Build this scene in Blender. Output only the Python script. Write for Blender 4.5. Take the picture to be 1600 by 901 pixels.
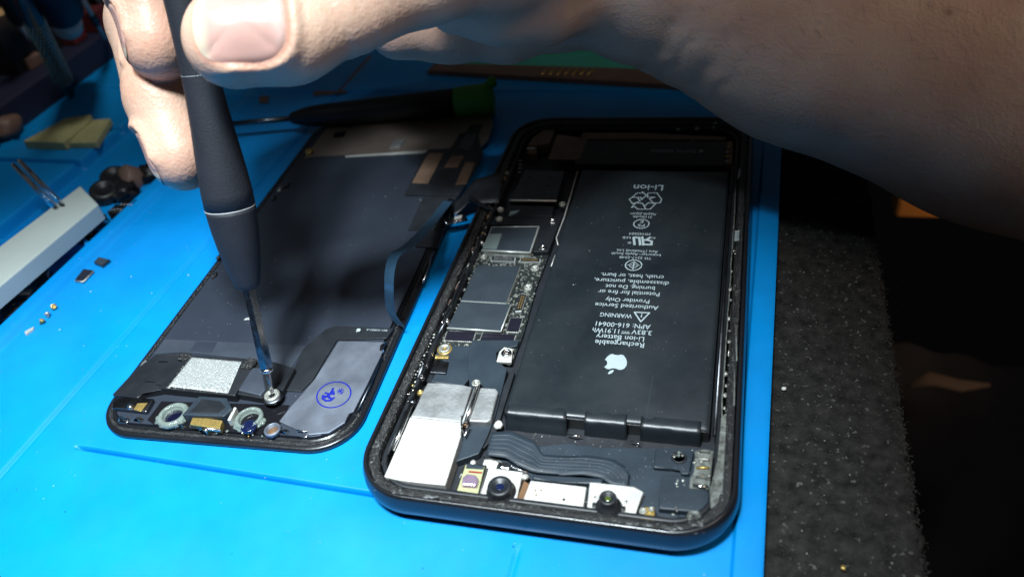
import bpy, bmesh, math, random
import numpy as np
from mathutils import Vector, Matrix, noise
random.seed(7)
for o in list(bpy.data.objects): bpy.data.objects.remove(o)
# every length below is in millimetres: x right along the table, y away from the viewer, z up, origin under the phone's centre
D = {'bar': [(-31.67, -51.19), (-31.68, -63.14)],
 'bar2': [(-1.77, -64.13), (12.25, -63.14), (12.29, -64.55), (2.27, -65.33), (-1.41, -65.24)],
 'barcap': (-31.93, -49.78),
 'bat': [(-11.79, 44.94), (30.86, 45.01), (31.89, -49.65), (-10.29, -49.51)],
 'bat_front': [(-8.91, -54.11), (2.92, -54.44), (6.65, -52.55), (16.47, -52.42), (19.41, -53.16), (29.79, -52.22)],
 'bat_notch': [(2.54, -50.83), (6.25, -50.36), (15.08, -50.7), (17.64, -50.49)],
 'beyond': [(116.7, 232.1, -119.1), (132.4, 137.5, -170.7), (119.5, 54.7, -133.8)],
 'blk1': [(23.37, -60.54), (27.9, -60.24), (28.88, -62.72), (32.26, -62.56), (32.31, -67.88), (23.36, -68.21), (23.06, -64.05)],
 'blk2': [(21.33, -54.18), (28.31, -53.1), (28.79, -54.16), (28.24, -59.39), (26.78, -59.59), (26.56, -58.54), (21.32, -58.73)],
 'blobs': [(-181.53, 44.15), (-174.48, 46.58), (-169.58, 48.96), (-179.51, 35.43), (-172.59, 36.74), (-170.49, 20.43), (-164.22, 8.48), (-171.41, 11.76), (-164.63, 23.65), (-162.71, 26.73), (-163.47, 4.03)],
 'board': [(-33.25, 8.24), (-13.48, 7.31), (-13.94, -6.99), (-13.32, -23.02), (-13.61, -33.06), (-32.47, -35.13), (-32.97, -28.27), (-32.81, -22.51), (-31.97, -10.31), (-32.89, 2.63)],
 'br_screws': [(-15.07, 20.35, 1.14), (-15.31, 8.47, 1.03)],
 'bracket': [(-32.63, 22.4), (-12.9, 23.39), (-13.42, 7.18), (-17.64, 6.72), (-18.33, 18.43), (-32.9, 18.65)],
 'brownbits': [[(-127.06, 127.75), (-121.2, 139.23), (-116.7, 142.44), (-116.6, 107.08), (-130.15, 105.18), (-132.24, 110.51), (-120.13, 111.69), (-120.71, 124.23)],
               [(-154.51, 104.99), (-149.98, 104.88), (-147.64, 99.62), (-151.7, 99.69)]],
 'brownboard': [(-85.14, 126.88), (-12.18, 118.88), (-10.77, 109.22), (-86.28, 120.12)],
 'brownfl': [(-31.19, 60.62), (-30.47, 64.89), (-28.05, 69.41), (-24.22, 69.27), (-24.21, 61.04), (-28.21, 59.81)],
 'brownsq': [(-22.73, 65.81), (-12.39, 63.24), (-12.54, 50.63), (-22.64, 50.82)],
 'browntape': [(-14.43, 66.91), (3.63, 66.82), (29.75, 64.51), (29.83, 62.74), (4.07, 63.21), (-15.04, 63.08)],
 'cam': {'f': 1253.8564973728699, 'loc': [34.911, -156.166, 133.712], 'rot': [[0.962, -0.053296, 0.267797], [0.237572, 0.646819, -0.724697], [-0.134592, 0.760779, 0.634901]]},
 'camL': [(-10.78, -63.89), (-3.57, -63.98), (-3.32, -71.76), (-10.68, -71.82)],
 'camL_base': (-6.81, -69.83, 2.88),
 'camL_lens': (-6.64, -68.74, 2.43),
 'camM': [(-1.65, -65.71), (9.44, -65.61), (9.66, -71.63), (6.8, -71.86), (4.42, -72.38), (0.38, -72.35), (-2.26, -71.79)],
 'camM_hole': (5.65, -69.13, 0.3),
 'camM_notch': [(1.31, -71.34), (3.87, -71.2), (3.85, -72.1), (1.32, -72.36)],
 'camR': [(9.84, -64.47), (18.35, -64.32), (20.33, -65.26), (19.61, -67.44), (19.33, -72.02), (10.47, -72.31)],
 'camR_base': (14.4, -69.98, 2.49),
 'camR_lens': (14.27, -69.35, 1.67),
 'chip_a': [(-155.0, -0.46), (-149.81, -1.55), (-150.42, -4.72), (-154.71, -3.29)],
 'chip_b': [(-155.95, -6.49), (-152.16, -6.95), (-152.24, -11.96), (-155.31, -11.61)],
 'chips': [[(-32.41, -24.53), (-24.84, -24.15), (-24.71, -27.64), (-32.23, -27.88)], [(-23.39, -24.31), (-14.78, -24.14), (-14.79, -27.55), (-23.44, -27.8)],
           [(-17.86, -18.16), (-14.59, -18.07), (-14.43, -23.42), (-17.65, -23.44)]],
 'clips': [[(35.51, -19.69), (35.99, -30.04), (34.8, -31.13)], [(35.67, -33.24), (35.88, -42.82), (34.27, -44.45)]],
 'conn1': [(-28.77, 4.68), (-22.04, 4.93), (-21.72, 3.12), (-28.71, 3.1)],
 'conn2': [(-20.66, 4.58), (-15.09, 4.79), (-14.89, 3.35), (-20.66, 3.12)],
 'conn3': [(-17.2, -9.46), (-15.59, -9.43), (-15.41, -16.08), (-17.0, -16.44)],
 'contact': [(20.14, -68.87), (22.71, -68.39), (23.08, -71.52), (20.22, -71.66)],
 'contact_scr': [(20.69, -69.84, 0.65), (22.14, -69.26, 0.51)],
 'copper': [(-3.08, -65.67), (-1.53, -66.46), (-2.28, -71.47), (-3.44, -71.49)],
 'cornerscr': (29.9, -69.7, 1.29),
 'd_blk': [(-58.53, 33.93), (-47.68, 34.36), (-48.5, 17.64), (-57.5, 16.54)],
 'd_blk2': [(-54.54, 16.89), (-46.67, 16.75), (-45.59, 8.86), (-52.52, 8.97)],
 'd_brown': [(-109.84, 55.47), (-110.81, 78.97), (-108.96, 81.05), (-73.83, 82.09), (-51.71, 86.41), (-48.43, 79.56), (-47.16, 68.11), (-50.25, 59.39), (-66.17, 60.58), (-106.46, 56.64)],
 'd_chip': [(-84.8, -53.53), (-77.36, -53.23), (-74.27, -56.12), (-75.13, -58.57), (-85.81, -59.44), (-85.17, -56.74)],
 'd_chipf': [(-83.72, -58.61), (-75.6, -58.99), (-75.12, -61.23), (-83.03, -61.1)],
 'd_chipr': [(-74.67, -55.05), (-73.96, -55.2), (-73.52, -58.9), (-74.28, -58.99)],
 'd_clips': [(-102.18, -60.96), (-97.94, -60.42), (-86.03, -60.57), (-79.25, -61.41), (-60.2, -59.08), (-55.91, -59.06)],
 'd_conn': [(-47.56, 20.64), (-41.78, 23.1), (-40.28, 21.02), (-45.58, 18.14)],
 'd_connlab': [(-44.31, 21.83), (-42.33, 22.65), (-42.13, 20.74), (-44.17, 20.16)],
 'd_edgebits': [(-108.19, -43.59), (-111.51, 0.08), (-108.31, -7.97), (-109.43, 35.89), (-108.92, 30.76), (-107.99, 38.19)],
 'd_flap': [(-55.68, 71.53), (-51.52, 71.17), (-51.05, 59.8), (-56.01, 61.89)],
 'd_flexR': [(-66.02, 61.37), (-58.43, 61.83), (-58.27, 71.87), (-56.0, 72.49), (-55.87, 77.69), (-51.75, 77.68), (-51.65, 71.51), (-46.7, 59.49), (-45.92, 55.32), (-46.66, 43.3), (-47.45, 34.79), (-63.22, 34.17), (-64.99, 34.18),
             (-66.8, 58.29)],
 'd_flexX': [(-34.3, 41.51), (-29.07, 32.53), (-33.06, 21.32), (-40.93, 26.81), (-38.7, 38.05)],
 'd_flexXbar': [(-40.73, 27.26), (-32.78, 21.76), (-33.38, 20.78), (-40.81, 26.02)],
 'd_flexZ': [(-46.83, -24.17), (-55.69, -24.52), (-62.79, -24.83), (-64.85, -26.52), (-67.66, -33.66), (-66.03, -47.52), (-61.72, -47.2), (-60.39, -43.34), (-60.15, -29.83), (-47.33, -27.82)],
 'd_glint': [(-46.98, -31.09), (-46.46, -34.45)],
 'd_gold': (-109.75, 58.95),
 'd_gray': [(-49.71, 32.6), (-47.42, 31.41), (-45.88, 16.83), (-49.32, 16.06)],
 'd_hole': [(-105.7, 72.66), (-101.57, 73.47), (-100.98, 69.5), (-105.02, 69.08)],
 'd_lens2': (-68.74, -59.42, 1.58),
 'd_light': [(-108.11, -34.04), (-67.47, -32.29), (-67.93, -39.85), (-79.55, -38.44), (-99.8, -38.1), (-107.86, -39.52)],
 'd_lightsq': [(-98.55, -34.01), (-92.42, -33.67), (-91.9, -37.32), (-98.32, -37.44)],
 'd_mesh': [(-94.33, -41.43), (-80.15, -41.42), (-78.14, -51.58), (-94.8, -51.33)],
 'd_mod': [(-95.72, -40.73), (-79.93, -40.29), (-76.19, -40.58), (-76.18, -52.06), (-97.35, -52.06)],
 'd_pit': [(-96.08, -60.05), (-96.03, -54.17), (-62.8, -51.33), (-62.26, -58.05), (-64.74, -60.18), (-91.84, -61.87)],
 'd_ramp': [(-76.01, -40.48), (-72.12, -40.06), (-65.59, -41.45), (-65.23, -49.89), (-68.38, -51.72), (-76.16, -51.19)],
 'd_ramphi': [(-77.07, -42.81), (-74.01, -42.47), (-69.48, -49.1), (-69.87, -51.11), (-76.44, -50.17)],
 'd_ribbon': [(-48.9, 29.5, 4.0), (-47.5, 11.3, 9.0), (-46.1, -6.1, 15.0), (-46.3, -13.9, 18.0), (-46.0, -18.8, 17.5), (-46.0, -21.9, 14.0), (-47.1, -22.4, 7.0), (-45.2, -23.3, 3.0)],
 'd_ring1': (-89.68, -58.36, 3.82),
 'd_ring2': (-70.12, -57.02, 3.38),
 'd_ring3': (-63.0, -59.25, 1.92),
 'd_s1': [(-108.11, -55.95), (-103.6, -54.65), (-97.49, -54.42), (-96.93, -58.54), (-106.71, -58.53)],
 'd_s1g': [(-100.66, -56.48), (-98.06, -56.06), (-98.23, -58.73), (-100.43, -58.42)],
 'd_s1w': (-101.73, -57.7, 1.04),
 'd_screw': (-66.93, -50.75, 1.88),
 'd_stamp': [(-53.19, -47.23), (-56.14, -49.74), (-50.16, -44.56), (-56.45, -43.96), (-49.99, -50.5)],
 'd_stampg': [(-53.97, -47.76), (-51.48, -46.84)],
 'd_steel': [(-59.47, -29.94), (-47.13, -29.11), (-46.53, -34.08), (-46.39, -43.54), (-46.42, -51.36), (-47.31, -52.18), (-47.17, -54.79), (-49.64, -58.08), (-53.98, -59.27), (-62.84, -56.49), (-61.95, -51.6), (-60.95, -47.77),
             (-59.97, -43.19)],
 'd_strip': [(-94.94, 57.03), (-66.1, 61.12), (-65.77, 59.53), (-94.63, 56.3)],
 'd_tab': [(-80.46, 66.63), (-76.67, 67.8), (-76.85, 62.54), (-80.52, 61.75)],
 'd_tape': [(-109.28, -54.72), (-108.28, -49.82), (-108.41, -45.64), (-105.7, -40.64), (-99.15, -39.95), (-95.69, -40.69), (-95.08, -51.61), (-100.67, -53.59), (-101.03, -55.35)],
 'd_win': [[(-65.22, 58.69), (-59.76, 58.77), (-59.38, 40.68), (-64.81, 40.89)], [(-56.56, 57.4), (-52.31, 57.12), (-52.45, 50.11), (-57.12, 49.99)], [(-50.73, 53.34), (-47.48, 53.41), (-46.68, 40.91), (-50.17, 40.16)]],
 'd_zlogo': (-55.79, -25.84),
 'd_ztext': [(-54.22, -25.39), (-47.62, -24.89)],
 'dash': [(10.37, -23.65), (12.23, -23.59)],
 'drv2': [(-143.37, 73.56), (-123.31, 75.79), (-119.28, 80.99), (-99.39, 82.64), (-77.92, 85.15), (-62.73, 86.76), (-49.26, 89.32)],
 'flexB': [(-24.81, -29.17), (-24.53, -32.48), (-23.59, -36.27), (-21.11, -41.9), (-18.49, -52.88), (-18.83, -56.1), (-19.27, -63.34), (-14.05, -60.05), (-13.47, -55.25), (-13.26, -49.71), (-13.73, -41.64), (-14.09, -35.84),
           (-17.54, -33.35), (-18.12, -31.13), (-17.51, -29.75), (-13.51, -28.33), (-13.5, -26.32), (-24.8, -27.46)],
 'flexC_bot': [(-12.3, -60.66), (-8.02, -60.75), (-5.44, -62.14), (-2.37, -63.03), (-0.84, -63.07), (3.22, -62.89), (3.65, -63.15), (8.14, -62.52), (11.82, -62.83), (13.63, -64.1), (17.12, -63.92)],
 'flexC_top': [(-12.63, -54.68), (-8.83, -53.9), (-5.88, -54.65), (-3.12, -55.61), (-0.84, -58.56), (4.48, -58.24), (8.51, -57.76), (13.68, -58.12), (16.05, -59.46), (17.05, -61.36), (16.89, -60.57)],
 'flexL': [(-32.3, -30.04), (-24.66, -29.59), (-24.54, -32.74), (-23.67, -36.37), (-22.02, -39.95), (-22.66, -42.18), (-30.65, -41.88), (-30.51, -39.36), (-27.95, -39.38), (-28.41, -35.61), (-32.25, -34.06)],
 'flexLtab': [(-31.57, -35.8), (-28.19, -35.75), (-27.7, -39.46), (-31.6, -39.58)],
 'floorplate': [(-11.14, -58.52), (3.56, -54.32), (9.63, -54.88), (28.43, -52.43), (32.19, -51.93), (32.49, -63.27), (28.67, -68.92), (13.59, -69.26), (-0.68, -67.32), (-10.75, -62.56)],
 'glue': [(26.06, -55.82, 1.39), (26.99, -62.08, 1.35)],
 'gold': [(28.92, -54.22), (32.54, -53.73), (32.26, -62.82), (28.52, -63.2), (28.48, -60.92), (29.43, -59.46)],
 'goldR': [(30.13, 62.23), (31.86, 62.24), (32.06, 49.36), (29.55, 49.3)],
 'goldcon': [(-31.34, 60.28), (-28.28, 60.31), (-27.25, 55.3), (-30.36, 55.25)],
 'goldstrip': [(-32.15, -33.72), (-28.79, -33.59), (-28.64, -34.53), (-31.96, -34.82)],
 'green': [(-84.76, 125.71), (-79.71, 126.9), (-14.69, 136.14), (-12.37, 120.21), (-61.2, 122.48)],
 'hand': {'drv': (-69.97, -25.64, 79.66)},
 'handp': {'arm': [(-4.6, 49.08, 72.79, 23), (7.93, 48.18, 68.06, 25.5), (49.11, 44.2, 49.29, 28.5), (94.5, 39.86, 33.07, 31.5), (126.47, 37.02, 21.07, 34)],
           'index': [(-82.8, -20.54, 76.72, 7.7), (-85.79, -14.3, 83.51, 8.0), (-90.95, -4.44, 92.22, 8.3), (-92.78, 12.67, 103.08, 8.9), (-75.06, 37.25, 107.91, 9.6), (-50.9, 55.07, 102.31, 11.5)],
           'middle': [(-82.37, -28.52, 54.82, 7.7), (-87.73, -20.84, 64.27, 8.1), (-96.43, -6.35, 75.03, 8.6), (-102.13, 16.3, 89.12, 9.2), (-82.74, 44.58, 97.47, 9.8), (-52.34, 61.28, 91.11, 11.5)],
           'nail_index': ((-84.72, -19.26, 78.98), (0.323, -0.593, -0.737), (-0.809, -0.574, 0.126), 6.2, 5.2),
           'nail_middle': ((-83.23, -28.09, 55.67), (0.404, -0.554, -0.729), (-0.814, -0.58, 0.0), 6.2, 5.2),
           'nail_thumb': ((-52.31, -32.24, 82.0), (-0.937, -0.336, 0.09), (0.24, -0.647, 0.724), 8.3, 7.0),
           'palm': [(-51.17, 59.2, 92.96, 17), (-27.61, 54.12, 81.95, 24), (-4.6, 49.08, 72.79, 23)],
           'pinky': [(-47.71, 20.16, 61.12, 7.3), (-37.5, 27.54, 58.94, 8.8), (-24.6, 34.18, 56.35, 9.6), (-11.33, 43.15, 57.83, 12), (-0.67, 51.19, 64.1, 18)],
           'ring': [(-56.6, 33.95, 61.71, 8.0), (-49.57, 44.08, 60.85, 8.6), (-77.33, 54.84, 72.24, 8.6), (-84.52, 57.74, 78.58, 9), (-48.52, 64.6, 80.68, 11)],
           'thenar': [(-27.62, 11.18, 70.74, 7.4), (-19.47, 15.06, 68.58, 8.6), (-11.28, 20.54, 66.66, 9.6), (-4.93, 31.21, 68.28, 13), (0.83, 44.03, 71.04, 20)],
           'thumb': [(-55.01, -32.75, 82.56, 9.4), (-46.99, -28.15, 81.27, 9.2), (-38.05, -18.42, 82.31, 9.0), (-27.71, -5.39, 83.37, 10.4), (-19.06, 10.72, 82.36, 15), (-5.22, 37.85, 79.14, 19)]},
 'hook': [(-19.72, -52.14), (-19.01, -55.28), (-17.8, -57.0), (-17.74, -54.39)],
 'leaf': [(10.57, -35.74), (9.25, -37.29)],
 'leftbits': [(-32.87, -41.59), (-33.17, -37.83), (-33.25, -33.92), (-31.53, -46.17), (-32.81, -65.95), (-32.58, -22.72), (-33.2, 13.11), (-32.39, 8.86), (-33.5, 16.9), (-33.73, -9.76), (-33.79, -15.94), (-33.29, -11.61)],
 'logo': [(10.46, -33.32), (7.98, -33.59), (13.0, -33.04), (10.1, -30.81), (10.81, -35.77)],
 'misc_scr': [(-13.62, 27.72, 0.97), (-31.01, 24.23, 0.98), (20.78, 70.38, 0.74), (20.04, 63.81, 0.97), (-30.16, 19.61, 1.01)],
 'mscrews': [(-153.55, -23.56, 0.81), (-153.05, -26.86, 0.73), (-152.76, -29.63, 0.72)],
 'pins': [[(-37.22, 118.92), (-38.81, 113.43)], [(-34.24, 118.79), (-35.86, 113.32)], [(-31.28, 118.66), (-32.92, 113.2)], [(-28.33, 118.53), (-30.01, 113.09)], [(-25.4, 118.4), (-27.11, 112.98)],
          [(-22.49, 118.27), (-24.22, 112.86)], [(-19.59, 118.14), (-21.36, 112.75)]],
 'plateD': [(-31.11, -53.82), (-19.51, -53.82), (-19.13, -55.09), (-18.41, -57.49), (-17.97, -69.8), (-27.32, -70.05), (-31.19, -69.63)],
 'plateR': [(-18.28, -43.42), (-14.57, -43.28), (-13.8, -44.22), (-13.37, -51.99), (-14.0, -52.92), (-18.14, -53.18)],
 'plateU': [(-30.62, -43.53), (-28.11, -43.39), (-21.89, -43.48), (-20.0, -43.56), (-19.57, -53.69), (-31.18, -53.69), (-30.63, -49.41), (-30.73, -46.92)],
 'pse': [(9.85, 18.41), (7.83, 18.3), (9.61, 20.42)],
 'rack': [(-241.44, 60.29), (-236.89, 126.42), (-213.26, 165.92), (-214.22, 22.32)],
 'rail': [(-33.05, -5.13), (-33.05, -12.84), (-32.73, -21.18), (-33.2, -27.33), (-33.69, -34.36), (-33.49, -36.89), (-33.26, -42.57)],
 'railR': [(33.54, -45.76), (34.6, -44.8), (34.87, -54.92), (34.91, -65.38), (32.79, -68.0), (32.25, -63.88), (33.35, -56.84)],
 'recyc': [[(5.83, 30.82), (6.86, 32.98), (8.41, 33.04), (8.33, 33.68), (9.62, 31.82), (8.46, 29.67), (8.32, 30.8), (7.26, 30.75)], [(5.14, 29.74), (5.83, 30.82), (7.26, 30.75), (8.24, 28.95), (6.36, 27.63)],
           [(9.83, 33.1), (12.42, 33.2), (14.03, 30.11), (13.74, 28.36), (11.89, 28.28), (10.62, 30.3), (12.06, 31.07), (10.02, 30.99)], [(6.23, 25.86), (7.11, 28.16), (9.0, 28.03), (10.26, 25.23), (8.07, 25.13), (7.11, 26.3)],
           [(10.26, 25.23), (9.64, 26.62), (10.61, 28.31), (12.62, 27.99), (11.41, 25.28)]],
 'reg': (7.78, 9.97, 0.49),
 'ridge': [(-19.5, -43.93), (-18.08, -43.62), (-18.06, -53.95), (-19.34, -54.11)],
 'ridge_scr': (-19.22, -42.79, 1.01),
 'rods': [[(-173.31, 10.66), (-193.69, 20.83)], [(-171.85, 12.15), (-193.43, 23.36)]],
 'ru': [(7.89, 12.68), (13.18, 12.44), (13.5, 9.54), (9.04, 9.25)],
 'scr_tab': (-15.3, -31.51, 1.22),
 'scr_y': (-30.57, -31.49, 1.45),
 'sensor': [(-15.87, -63.57), (-11.14, -63.5), (-10.66, -71.07), (-15.8, -71.0)],
 'sensor_blk': [(-14.89, -67.85), (-14.3, -66.86), (-12.41, -66.86), (-11.64, -67.65), (-11.58, -69.41), (-14.59, -69.59)],
 'sensor_red': [(-14.36, -65.56), (-11.54, -65.5), (-11.54, -65.82), (-14.31, -65.95)],
 'sensor_win': [(-15.21, -63.96), (-11.63, -64.04), (-11.55, -64.82), (-15.18, -65.07)],
 'shaving': (-88.36, -24.74),
 'shield_lab': [(-31.3, 13.11), (-27.83, 13.32), (-27.55, 6.34), (-31.51, 6.38)],
 'shield_up': [(-31.84, 16.46), (-18.11, 17.42), (-17.98, 5.74), (-31.75, 5.83)],
 'sidebar': [(32.0, 11.75), (32.89, 11.8), (32.79, -49.58), (32.06, -49.68), (32.67, 48.08), (31.01, 48.04)],
 'sidebits': [(33.83, 0.49), (33.75, -6.32), (33.99, -10.14), (33.91, -16.43), (34.17, -20.66), (34.22, -24.09), (34.24, -28.08), (33.95, -33.87), (34.1, -37.24), (34.09, -39.94), (34.03, -43.44)],
 'sim': [(-28.74, 45.25), (-16.33, 45.06), (-15.62, 29.45), (-29.58, 29.15)],
 'simlow': [(-28.9, 27.45), (-16.11, 27.46), (-15.58, 22.48), (-28.84, 21.81)],
 'simpale': [(-28.03, 21.99), (-28.09, 24.22), (-25.55, 24.9), (-26.22, 23.47)],
 'soc': [(-31.47, 0.07), (-19.59, 0.65), (-19.76, -14.12), (-31.74, -14.2)],
 'soc2': [(-31.68, -14.6), (-18.47, -14.67), (-18.56, -24.29), (-32.18, -24.42)],
 'sponge1': [(-233.95, 61.17), (-227.67, 79.17), (-217.15, 81.89), (-213.96, 77.07), (-213.54, 60.14)],
 'sponge2': [(-212.99, 61.61), (-215.52, 79.33), (-207.23, 80.39), (-200.41, 61.76)],
 'standoffs': [(-30.92, 4.61, 1.01), (-15.82, 0.78, 1.16), (-15.88, -6.98, 1.13)],
 'tab': [(-17.27, -30.89), (-16.45, -29.24), (-14.24, -29.64), (-13.53, -33.9), (-17.09, -34.13)],
 'taplogo': (22.91, 56.28),
 'taptext': ('TAPTIC ENGINE', 14.89, 56.16, 13.72, 1.6, 0.8),
 'taptic': [(-14.61, 61.98), (29.95, 62.57), (30.17, 48.24), (-13.32, 47.9)],
 'text': [('Li-ion', 9.69, 35.75, 8.24, 2.67, 2.0), ('Apple Japan', 9.84, 22.88, 6.96, 1.03, 2.8), ('3110mAh', 9.77, 21.61, 5.13, 1.02, 2.9), ('MH45584', 9.94, 13.92, 5.55, 0.97, 3.3), ('c', 13.73, 12.18, 1.03, 1.1, 3.3),
          ('us', 6.75, 11.9, 2.11, 1.25, 3.3), ('PS', 9.89, 17.72, 1.8, 1.22, 3.2), ('E', 9.83, 19.38, 0.86, 1.08, 3.3), ('Asia (Thailand) Ltd.', 10.13, 6.59, 10.65, 0.98, 3.8),
          ('Importer: Apple South', 10.02, 5.23, 12.56, 0.98, 3.9), ('TIS 2217-2548', 10.09, 3.81, 8.03, 0.9, 4.0), ('crush, heat, or burn.', 10.16, -3.44, 15.51, 1.45, 1.7),
          ('disassemble, puncture,', 10.21, -5.63, 18.3, 1.42, 1.7), ('burning. Do not', 10.23, -7.73, 11.97, 1.4, 1.3), ('Potential for fire or', 10.17, -9.84, 14.77, 1.43, 1.2),
          ('Provider Only', 10.21, -12.62, 10.46, 1.41, 0.9), ('Authorized Service', 10.3, -14.7, 15.01, 1.39, 1.9), ('WARNING', 8.31, -18.08, 7.51, 1.35, 2.6), ('APN: 616-00641', 10.39, -21.31, 12.62, 1.48, 1.6),
          ('3.83V', 14.9, -23.27, 4.56, 1.44, -0.3), ('11.91Wh', 6.73, -23.45, 6.16, 1.46, 2.7), ('Li-ion Battery', 10.26, -25.48, 10.93, 1.52, 2.7), ('Rechargeable', 10.4, -27.38, 11.11, 1.49, 1.9)],
 'tip': (-67.36, -49.85, 4.6),
 'tis': [(10.01, 0.83), (7.98, 0.75), (9.75, 2.88)],
 'tools': {'cap': [(-223.4, 98.7, 45.3), (-214.7, 89.6, 39.2)], 'kn': [(-227.3, 87.5, 49.9), (-223.0, 83.3, 46.5), (-206.3, 69.4, 36.2), (-196.0, 58.0, 26.7)]},
 'tools2': {'brownb': (-269.5, 108.1, 20.0),
            'cap': [(-235.0, 109.2, 30.0), (-220.3, 95.4, 46.0), (-206.7, 82.8, 60.0)],
            'kn': [(-246.2, 104.4, 2.0), (-239.6, 99.2, 14.0), (-219.6, 80.5, 48.0), (-205.1, 67.6, 60.0)],
            'orange': (-278.0, 118.8, 30.0),
            'pinkb': (-251.7, 71.5, 5.0),
            'red': [(-264.4, 132.9, 10.0), (-260.3, 146.5, 10.0), (-284.4, 131.3, 25.0)],
            'thin': [(-248.8, 139.8, 12.0), (-224.2, 112.4, 40.0)],
            'whiteb': (-266.9, 88.8, 5.0)},
 'topbits': [(26.09, 72.21), (25.82, 69.49), (15.17, 68.26)],
 'trayparts': [(-173.28, -9.15), (-167.21, -12.37), (-172.62, -13.4), (-172.8, -19.37), (-171.09, -17.46), (-168.92, -15.5), (-169.95, -23.73), (-165.13, -24.43), (-169.43, -25.93), (-169.24, -19.07)],
 'traypts': [(-239.57, 50.98), (-206.85, 52.34), (-203.4, 39.18), (-203.48, 27.29), (-204.33, 11.15), (-204.72, 50.61), (-202.78, 64.67), (-195.17, 71.77), (-244.37, 62.2), (-241.58, 82.47)],
 'tri': [(12.42, -16.56), (15.93, -16.48), (14.29, -19.69)],
 'wall': [(-12.14, 44.22), (-11.65, 20.72), (-11.97, 11.17), (-10.88, 8.05)],
 'wall2': [(-10.76, 3.93), (-10.89, -0.7)],
 'wbar': [(-180.22, -8.39), (-175.91, 24.7), (-161.24, 14.64), (-162.78, -18.27)],
 'wbit': [(-155.64, -33.8), (-154.17, -31.56), (-153.49, -32.54), (-154.22, -34.95)],
 'whitebits': [(-31.46, 50.53), (-30.91, 48.24), (-30.56, 46.29), (-30.17, 44.06)]}
MM = 0.001
sc = bpy.context.scene
C = sc.collection
# ------------------------------------------------------------------ camera
cd = bpy.data.cameras.new('camera'); cam = bpy.data.objects.new('camera', cd); C.objects.link(cam)
cd.sensor_width = 36.0; cd.lens = D['cam']['f']/1600*36; cd.clip_start = 0.005; cd.clip_end = 20
_m = Matrix(D['cam']['rot']).to_4x4(); _m.translation = Vector(D['cam']['loc'])*MM
cam.matrix_world = _m
cd.dof.use_dof = True; cd.dof.focus_distance = 0.186; cd.dof.aperture_fstop = 15.0
sc.camera = cam
# ------------------------------------------------------------------ light
w = bpy.data.worlds.new('World'); sc.world = w; w.use_nodes = True
bgn = w.node_tree.nodes['Background']; bgn.inputs[0].default_value = (0.64, 0.68, 0.72, 1); bgn.inputs[1].default_value = 0.045
def lamp(name, kind, loc, target, energy, col, size, **kw):
    l = bpy.data.lights.new(name, kind); l.energy = energy; l.color = col
    if kind == 'AREA': l.size = size*MM
    else: l.shadow_soft_size = size*MM
    for k, v in kw.items(): setattr(l, k, v)
    o = bpy.data.objects.new(name, l); C.objects.link(o); o.location = Vector(loc)*MM
    o.rotation_euler = (Vector(target)-Vector(loc)).to_track_quat('-Z', 'Y').to_euler()
    return o
for lx, le, tx, cone in ((-165, 2.4, -92, 45), (-92, 4.0, -84, 46), (-18, 17.5, -74, 50)):     # three heads of one long bench lamp
    lamp('desk_lamp', 'SPOT', (lx, -140, 420), (tx, -100, 0), le, (0.84, 0.95, 1.0), 30, spot_size=math.radians(cone), spot_blend=1.0)
lamp('added_rack_fill', 'SPOT', (-60, 60, 420), (-255, 115, 25), 3.2, (1.0, 0.93, 0.85), 30, spot_size=math.radians(26), spot_blend=1.0)  # added fill spot that lifts the rack tools, not a lamp of the bench
lamp('added_warm_fill', 'SPOT', (330, 90, 60), (128, 205, -135), 1.6, (1.0, 0.62, 0.34), 20, spot_size=math.radians(34), spot_blend=1.0)  # added warm spot aimed at the wooden box past the table edge
lamp('added_warm_fill', 'AREA', (330, -120, 380), (90, 40, 50), 0.42, (1.0, 0.80, 0.66), 160)  # unseen soft fill, added to brighten the forearm
sc.view_settings.view_transform = 'Standard'; sc.view_settings.look = 'None'; sc.view_settings.exposure = 0; sc.view_settings.gamma = 1
sc.view_settings.use_curve_mapping = False
try:
    sc.cycles.use_denoising = True; sc.cycles.max_bounces = 8; sc.cycles.caustics_reflective = False; sc.cycles.caustics_refractive = False
except Exception: pass
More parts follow.
